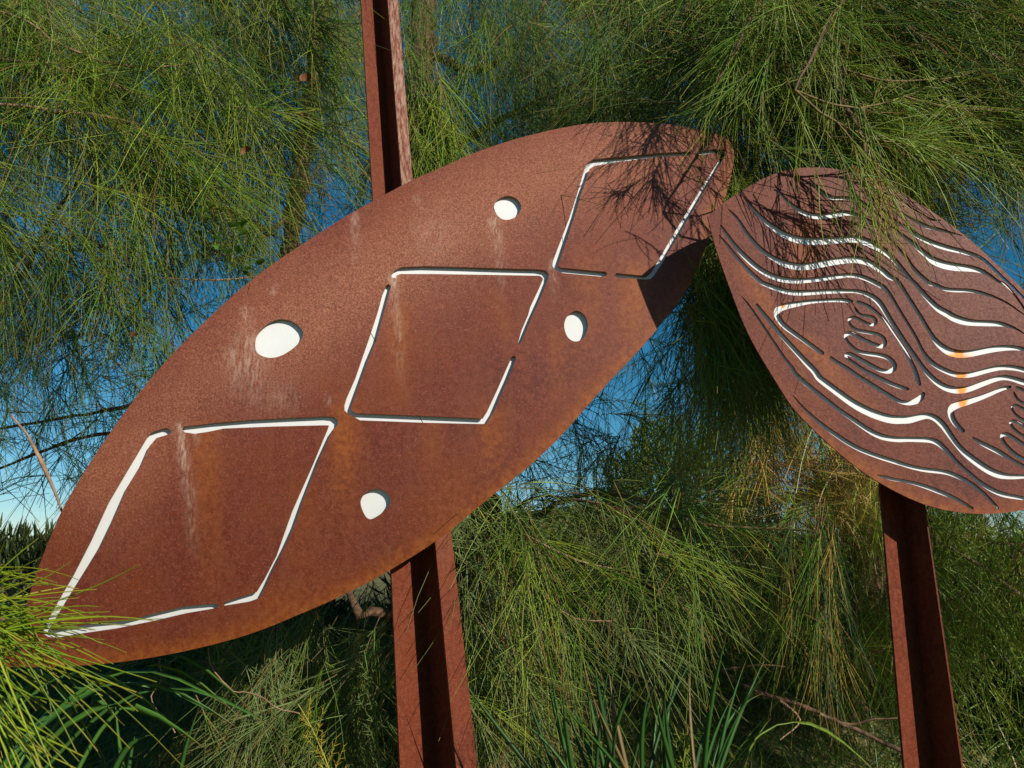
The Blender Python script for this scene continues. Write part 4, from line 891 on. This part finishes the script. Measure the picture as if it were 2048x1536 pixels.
SG = (0.040, 0.120, 0.020); SB = (0.036, 0.095, 0.024); SD = (0.24, 0.17, 0.07); SL = (0.14, 0.22, 0.02)
cl = []
for i in range(34):
    bx = rng.uniform(1180, 1430); ex = bx + rng.normal() * 110 - 20; ey = rng.uniform(1290, 1500)
    cl.append((bx, ex, ey, rng.uniform(0.0, 0.06), rng.uniform(0.005, 0.0085), SD if i % 7 == 5 else (SG if i % 3 else SB)))
cl += [(1220, 1115, 1345, 0.03, 0.011, SG), (1300, 1212, 1315, 0.02, 0.010, SB), (1330, 1375, 1325, 0.02, 0.010, SG), (1400, 1480, 1265, 0.03, 0.008, SG), (1250, 1060, 1430, 0.10, 0.010, SG), (1380, 1540, 1400, 0.10, 0.010, SG)]
strap_plant('clump of dark green strap leaves standing upright at the bottom, right of the tall post', 1290, 1760, 2.42, cl)
strap_plant('broad strap leaves arching across the shaded lower left corner', 120, 1800, 2.6,
            [(bx, x, y, a, wd, (0.055, 0.15, 0.028) if i % 2 else (0.075, 0.19, 0.026)) for i, (bx, x, y, a, wd) in enumerate(
                [(-150, 470, 1435, 0.30, 0.016), (-200, 480, 1475, 0.30, 0.015), (-250, 210, 1536, 0.40, 0.020), (150, 330, 1480, 0.12, 0.013), (60, 300, 1400, 0.10, 0.010), (-200, 260, 1470, 0.33, 0.018), (-120, 420, 1520, 0.28, 0.014), (240, 290, 1450, 0.05, 0.010), (-60, 190, 1440, 0.2, 0.016), (-180, 440, 1450, 0.34, 0.013), (-220, 380, 1500, 0.36, 0.014), (-100, 560, 1480, 0.30, 0.010), (300, 250, 1390, 0.02, 0.009), (330, 420, 1420, 0.04, 0.008)])])
strap_plant('single yellow-green strap leaf arching over at the bottom, left of the right-hand post', 1500, 1640, 2.75,
            [(1390, 1760, 1570, 0.205, 0.0075, SL), (1450, 1558, 1448, 0.0, 0.0075, (0.12, 0.18, 0.02))])
strap_plant('drooping strap leaf tip crossing in front of the hanging sprays beside the large leaf', 560, 1700, 2.8,
            [(-60, 500, 1470, 0.33, 0.010, (0.10, 0.19, 0.02)), (-20, 520, 1450, 0.36, 0.008, (0.07, 0.15, 0.02))])

# grass on the bank
n = 22000
gx_ = rng.uniform(-4.5, 4.5, n); gy_ = rng.uniform(3.1, 7.5, n)
gz_ = terrain_z(gx_, gy_)
S = np.stack([gx_, gy_, gz_ - 0.02], -1)
D = nrm(np.stack([rng.normal(size=n) * 0.35, rng.normal(size=n) * 0.35, np.ones(n)], -1))
L = rng.uniform(0.2, 0.6, n)
t = np.linspace(0, 1, 4)[None, :, None]
lean = rng.normal(size=(n, 3)) * np.array([0.45, 0.45, 0.1]) - np.array([0, 0, 0.25])
P = S[:, None] + D[:, None] * L[:, None, None] * t + lean[:, None] * L[:, None, None] * t ** 2
V, F = ribbons(P, np.full((n, 1), 0.0030) * np.linspace(1, 0.25, 4)[None])
me = mesh_np('grass', V, [F])
gc = np.array([(0.10, 0.17, 0.025), (0.15, 0.20, 0.03), (0.06, 0.12, 0.02), (0.26, 0.22, 0.09)])[rng.choice(4, n, p=[0.4, 0.25, 0.25, 0.1])] * rng.uniform(0.7, 1.3, (n, 1))
set_attr(me, 'tint', np.repeat(gc, 8, 0))
tag(obj('grass', me, M_BLADE), 'long green grass growing on the bank behind the signs', 'grass', kind='stuff')
TRIS += len(F) * 2


def weed(label, pts, Y, tint, tip_tint, seed_r, shoots, sl):
    root = thing('weed', label, 'weed')
    q = np.array([atY(np.array(a), np.array(b), np.array(Y)) for a, b in pts])
    c = catmull(q, 0.02)
    V, F = tubes(c[None], np.linspace(0.0035, 0.0015, len(c))[None], 5)
    me = mesh_np('stem', V, [F]); set_attr(me, 'tint', np.tile(np.array(tint), (len(V), 1))); obj('stem', me, M_NEEDLE, root)
    for k in range(shoots):
        i = int((0.15 + 0.83 * k / shoots) * (len(c) - 1))
        a = (-1) ** k * rng.uniform(0.4, 0.9)
        d = nrm((nrm((c[min(i + 1, len(c) - 1)] - c[i - 1])[None])[0] + np.array([a, rng.normal() * 0.5, 0.15]))[None])[0]
        ln = sl * rng.uniform(0.5, 1.1) * (1.1 - 0.4 * k / shoots)
        m = 15
        t = np.linspace(0, 1, 6)[:, None]
        sp = c[i] + d * ln * t + np.array([0, 0, 0.25]) * ln * t ** 2
        u = rng.uniform(0.15, 1, m); st = c[i] + d * ln * u[:, None] + np.array([0, 0, 0.25]) * ln * u[:, None] ** 2
        nd = nrm(d + rng.normal(size=(m, 3)) * 0.8)
        le = rng.uniform(0.012, 0.026, m)
        P = st[:, None] + nd[:, None] * le[:, None, None] * np.linspace(0, 1, 3)[None, :, None]
        V1, F1 = tubes(sp[None], np.linspace(0.0016, 0.0008, 6)[None], 3)
        V2, F2 = tubes(P, np.full((m, 1), 0.0013) * np.array([1, 0.8, 0.2])[None], 3)
        me = mesh_np('shoot', np.vstack([V1, V2]), [np.vstack([F1, F2 + len(V1)])])
        cc = np.vstack([np.tile(np.array(tint), (len(V1), 1)), np.tile(np.array(tip_tint), (len(V2), 1)) * rng.uniform(0.8, 1.2, (len(V2), 1))])
        set_attr(me, 'tint', cc); obj('shoot', me, M_NEEDLE, root)


weed('tall green spiky weed beside the foot of the tall post', [(772, 1640), (760, 1530), (752, 1440), (746, 1385), (735, 1340), (728, 1300)], 2.62, (0.12, 0.19, 0.03), (0.15, 0.20, 0.05), 0, 15, 0.11)
weed('yellow spiky weed in front of the hanging grey-green sprays', [(690, 1640), (655, 1530), (632, 1475), (615, 1440), (596, 1408)], 2.6, (0.32, 0.30, 0.03), (0.40, 0.30, 0.03), 0, 13, 0.09)
weed('feathery lime weed among the dark strap leaves', [(1370, 1640), (1364, 1560), (1370, 1500), (1376, 1450)], 2.7, (0.2, 0.26, 0.03), (0.24, 0.30, 0.03), 0, 12, 0.06)
weed('small bright weed at the bottom edge right of the tall post', [(1075, 1620), (1060, 1540), (1050, 1490), (1040, 1440)], 2.7, (0.14, 0.2, 0.03), (0.18, 0.22, 0.03), 0, 10, 0.09)

# vine with soft green leaves on the left she-oak
vine = thing('climbing_vine', 'leafy green vine climbing through the she-oak left of the tall post', 'vine')
q = np.array([atY(np.array(a), np.array(b), np.array(c)) for a, b, c in [(350, 180, 3.0), (380, 330, 2.85), (400, 420, 2.75), (440, 470, 2.72), (480, 520, 2.72), (510, 560, 2.72), (560, 620, 2.8)]])
V, F = tube_path(q, [0.002] * 7, 0.03, 5, 0.5)
me = mesh_np('stem', V, [F]); set_attr(me, 'tint', np.tile(np.array((0.10, 0.12, 0.03)), (len(V), 1))); obj('stem', me, M_BLADE, vine)
LM = []
for s in range(4):
    k = 7; t = np.linspace(0, 1, k)
    wv = np.sin(math.pi * t ** 0.75) * 0.42 + 0.02
    P = np.stack([np.zeros(k), t, -0.25 * t ** 2 * (1 + 0.4 * s / 3)], -1)
    Vv = np.concatenate([np.stack([P + [-a, 0, 0.12 * a], P, P + [a, 0, 0.12 * a]])[:, i] for i, a in enumerate(wv)]) if False else np.stack([np.stack([-wv, P[:, 1], P[:, 2] + 0.25 * wv], -1), P, np.stack([wv, P[:, 1], P[:, 2] + 0.25 * wv], -1)], 1).reshape(-1, 3)
    i = np.arange(k - 1)[:, None] * 3
    Fv = np.concatenate([np.concatenate([i + a, i + a + 1, i + a + 4, i + a + 3], 1) for a in (0, 1)])
    m4 = mesh_np('leaf', Vv, [Fv]); set_attr(m4, 'tint', np.tile(np.array([(0.10, 0.22, 0.02), (0.07, 0.17, 0.02), (0.14, 0.25, 0.03), (0.08, 0.19, 0.02)][s]), (len(Vv), 1))); m4.materials.append(M_BLADE); LM.append(m4)
for (px, py) in [(395, 370), (402, 395), (412, 425), (425, 440), (432, 478), (428, 490), (455, 508), (478, 508), (485, 455), (484, 470), (462, 455), (500, 540), (512, 548), (512, 515), (490, 550), (470, 540), (520, 530), (462, 232), (455, 240), (370, 325), (445, 470), (405, 470), (388, 385), (540, 590), (497, 525), (360, 8), (380, 20), (350, 350)]:
    o = obj('leaf', LM[rng.integers(4)], None, vine)
    o.location = atY(np.array(px), np.array(py), np.array(2.70 + rng.normal() * 0.03))
    s = rng.uniform(0.028, 0.05); o.scale = (s, s, s)
    o.rotation_euler = (rng.uniform(-0.4, 0.9), rng.uniform(-0.5, 0.5), rng.uniform(2.0, 4.6))

# dead curled leaves caught in the needles
dm = []
for s in range(2):
    k = 9; t = np.linspace(0, 1, k)
    wv = np.sin(math.pi * t ** 0.8) * 0.28 + 0.02
    a = 2.6 * t
    P = np.stack([0.10 * np.sin(5 * t + s), np.sin(a) * 0.5, np.cos(a) * 0.5 - 0.5], -1)
    Vv = np.stack([P + np.stack([-wv, 0.2 * wv, 0.15 * wv], -1), P, P + np.stack([wv, -0.1 * wv, 0.25 * wv], -1)], 1).reshape(-1, 3)
    i = np.arange(k - 1)[:, None] * 3
    Fv = np.concatenate([np.concatenate([i + a_, i + a_ + 1, i + a_ + 4, i + a_ + 3], 1) for a_ in (0, 1)])
    m4 = mesh_np('dead_leaf', Vv, [Fv]); m4.materials.append(M_DEAD); dm.append(m4)
for (px, py, Y, sc, lab) in [(497, 292, 2.66, 0.042, 'curled brown dead leaf left of the tall post, lower than its twin'), (622, 148, 2.64, 0.05, 'long curled brown dead leaf hanging just left of the tall post top'),
                             (277, 668, 2.66, 0.032, 'small curled brown dead leaf above the edge of the large leaf sign')]:
    o = tag(obj('dead_leaf', dm[rng.integers(2)]), lab, 'dead leaf', 'dead leaves caught in the needles')
    o.location = atY(np.array(px), np.array(py), np.array(Y)); o.scale = (sc, sc, sc); o.rotation_euler = (0.4, 0.5, rng.uniform(0, 6))

# bare tendrils and a fallen branch under the signs
for nm, lab, pts, rr, mt in [
    ('vine_tendril', 'thin wiry brown tendril curling below the large leaf sign into the sprays', [(416, 1296, 2.7), (424, 1335, 2.7), (452, 1370, 2.7), (466, 1382, 2.7), (500, 1386, 2.7), (530, 1398, 2.68), (556, 1417, 2.66), (600, 1427, 2.66)], 0.0022, M_TWIG),
    ('vine_tendril', 'pale looping tendril sagging across the shaded lower left', [(40, 1400, 2.8), (95, 1418, 2.8), (140, 1408, 2.78), (195, 1408, 2.76), (222, 1384, 2.74), (240, 1340, 2.74), (262, 1310, 2.74)], 0.0022, M_DARKTWIG),
    ('vine_tendril', 'kinked hanging tendril above the broad strap leaves', [(318, 1320, 2.7), (322, 1360, 2.7), (302, 1392, 2.7), (312, 1415, 2.7), (324, 1440, 2.68), (342, 1450, 2.68), (350, 1466, 2.68)], 0.0018, M_TWIG)]:
    q = np.array([atY(np.array(a), np.array(b), np.array(c)) for a, b, c in pts])
    V, F = tube_path(q, [rr] * len(pts), 0.015, 5, 0.3)
    tag(obj(nm, mesh_np(nm, V, [F]), mt), lab, 'tendril', 'tendrils under the large leaf sign')
fb = thing('fallen_branch', 'dead brown branch slanting down between the strap leaves and the right-hand post', 'branch')
for nm, pts, rr in [('limb', [(1330, 1250, 3.5), (1440, 1340, 3.3), (1520, 1385, 3.2), (1600, 1410, 3.15), (1690, 1450, 3.1), (1790, 1495, 3.05), (1900, 1550, 3.0)], [0.004, 0.0065, 0.0075, 0.008, 0.008, 0.009, 0.010]),
                    ('twig', [(1640, 1428, 3.12), (1700, 1450, 3.1), (1740, 1440, 3.05), (1795, 1436, 3.0)], [0.006, 0.005, 0.004, 0.003]),
                    ('twig', [(1440, 1340, 3.3), (1520, 1330, 3.2), (1580, 1335, 3.15)], [0.005, 0.003, 0.002]),
                    ('twig', [(1560, 1400, 3.17), (1600, 1440, 3.15), (1560, 1480, 3.1)], [0.006, 0.004, 0.002])]:
    q = np.array([atY(np.array(a), np.array(b), np.array(c)) for a, b, c in pts])
    V, F = tube_path(q, rr, 0.03, 7, 0.2)
    obj(nm, mesh_np(nm, V, [F]), M_DARKTWIG if nm == 'limb' else M_TWIG, fb)

# shrubs farther back
def shrub(label, px, py, Y, size, n, tint, leaf, group):
    e = thing('shrub', label, 'shrub', group)
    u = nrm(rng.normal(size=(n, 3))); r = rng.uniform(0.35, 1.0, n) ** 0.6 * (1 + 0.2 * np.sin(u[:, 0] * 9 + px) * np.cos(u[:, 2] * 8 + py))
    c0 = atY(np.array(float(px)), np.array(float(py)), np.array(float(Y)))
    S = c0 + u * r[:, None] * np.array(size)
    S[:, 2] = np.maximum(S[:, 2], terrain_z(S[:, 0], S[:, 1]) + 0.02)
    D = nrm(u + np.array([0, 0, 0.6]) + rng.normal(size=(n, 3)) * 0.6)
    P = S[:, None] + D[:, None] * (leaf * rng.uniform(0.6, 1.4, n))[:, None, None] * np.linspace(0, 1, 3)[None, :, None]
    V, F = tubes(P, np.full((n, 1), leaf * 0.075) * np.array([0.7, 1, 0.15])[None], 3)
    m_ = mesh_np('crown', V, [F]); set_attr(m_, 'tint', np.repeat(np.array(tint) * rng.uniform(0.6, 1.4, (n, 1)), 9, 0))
    tag(obj('crown', m_, M_NEEDLE, e), kind='stuff')
    V, F = tube_path(np.array([c0 + [0, 0, 0.4], c0 - [0, 0, 0.4], [c0[0], c0[1], float(terrain_z(c0[0], c0[1])) - 0.1]]), [0.02, 0.04, 0.06], 0.1, 7, 0.2)
    obj('trunk', mesh_np('trunk', V, [F]), M_BARK, e)
    return len(F) * 2 + n * 12


GS = 'shrubs on the rise behind the signs'
TRIS += shrub('rounded bright green shrub in the distance, seen through the gap between the signs', 1345, 1040, 11.0, (1.15, 1.1, 1.35), 6000, (0.12, 0.18, 0.02), 0.15, GS)
TRIS += shrub('dull olive shrub past the lower tip of the large leaf sign at the left edge', 10, 1235, 8.0, (1.5, 0.8, 0.85), 5000, (0.09, 0.12, 0.03), 0.16, GS)
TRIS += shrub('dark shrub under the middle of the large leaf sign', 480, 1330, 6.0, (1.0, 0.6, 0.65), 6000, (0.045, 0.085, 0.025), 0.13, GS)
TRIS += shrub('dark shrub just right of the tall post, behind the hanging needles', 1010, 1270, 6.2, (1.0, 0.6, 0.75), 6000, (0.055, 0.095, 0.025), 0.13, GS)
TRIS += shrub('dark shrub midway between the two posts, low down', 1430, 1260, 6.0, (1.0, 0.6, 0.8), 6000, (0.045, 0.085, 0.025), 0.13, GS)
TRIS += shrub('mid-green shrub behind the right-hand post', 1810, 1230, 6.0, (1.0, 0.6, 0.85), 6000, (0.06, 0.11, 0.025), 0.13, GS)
TRIS += shrub('bright grassy-leaved shrub at the lower right edge, beyond the right-hand post', 2080, 1330, 4.6, (0.7, 0.5, 0.6), 7000, (0.13, 0.21, 0.03), 0.13, GS)
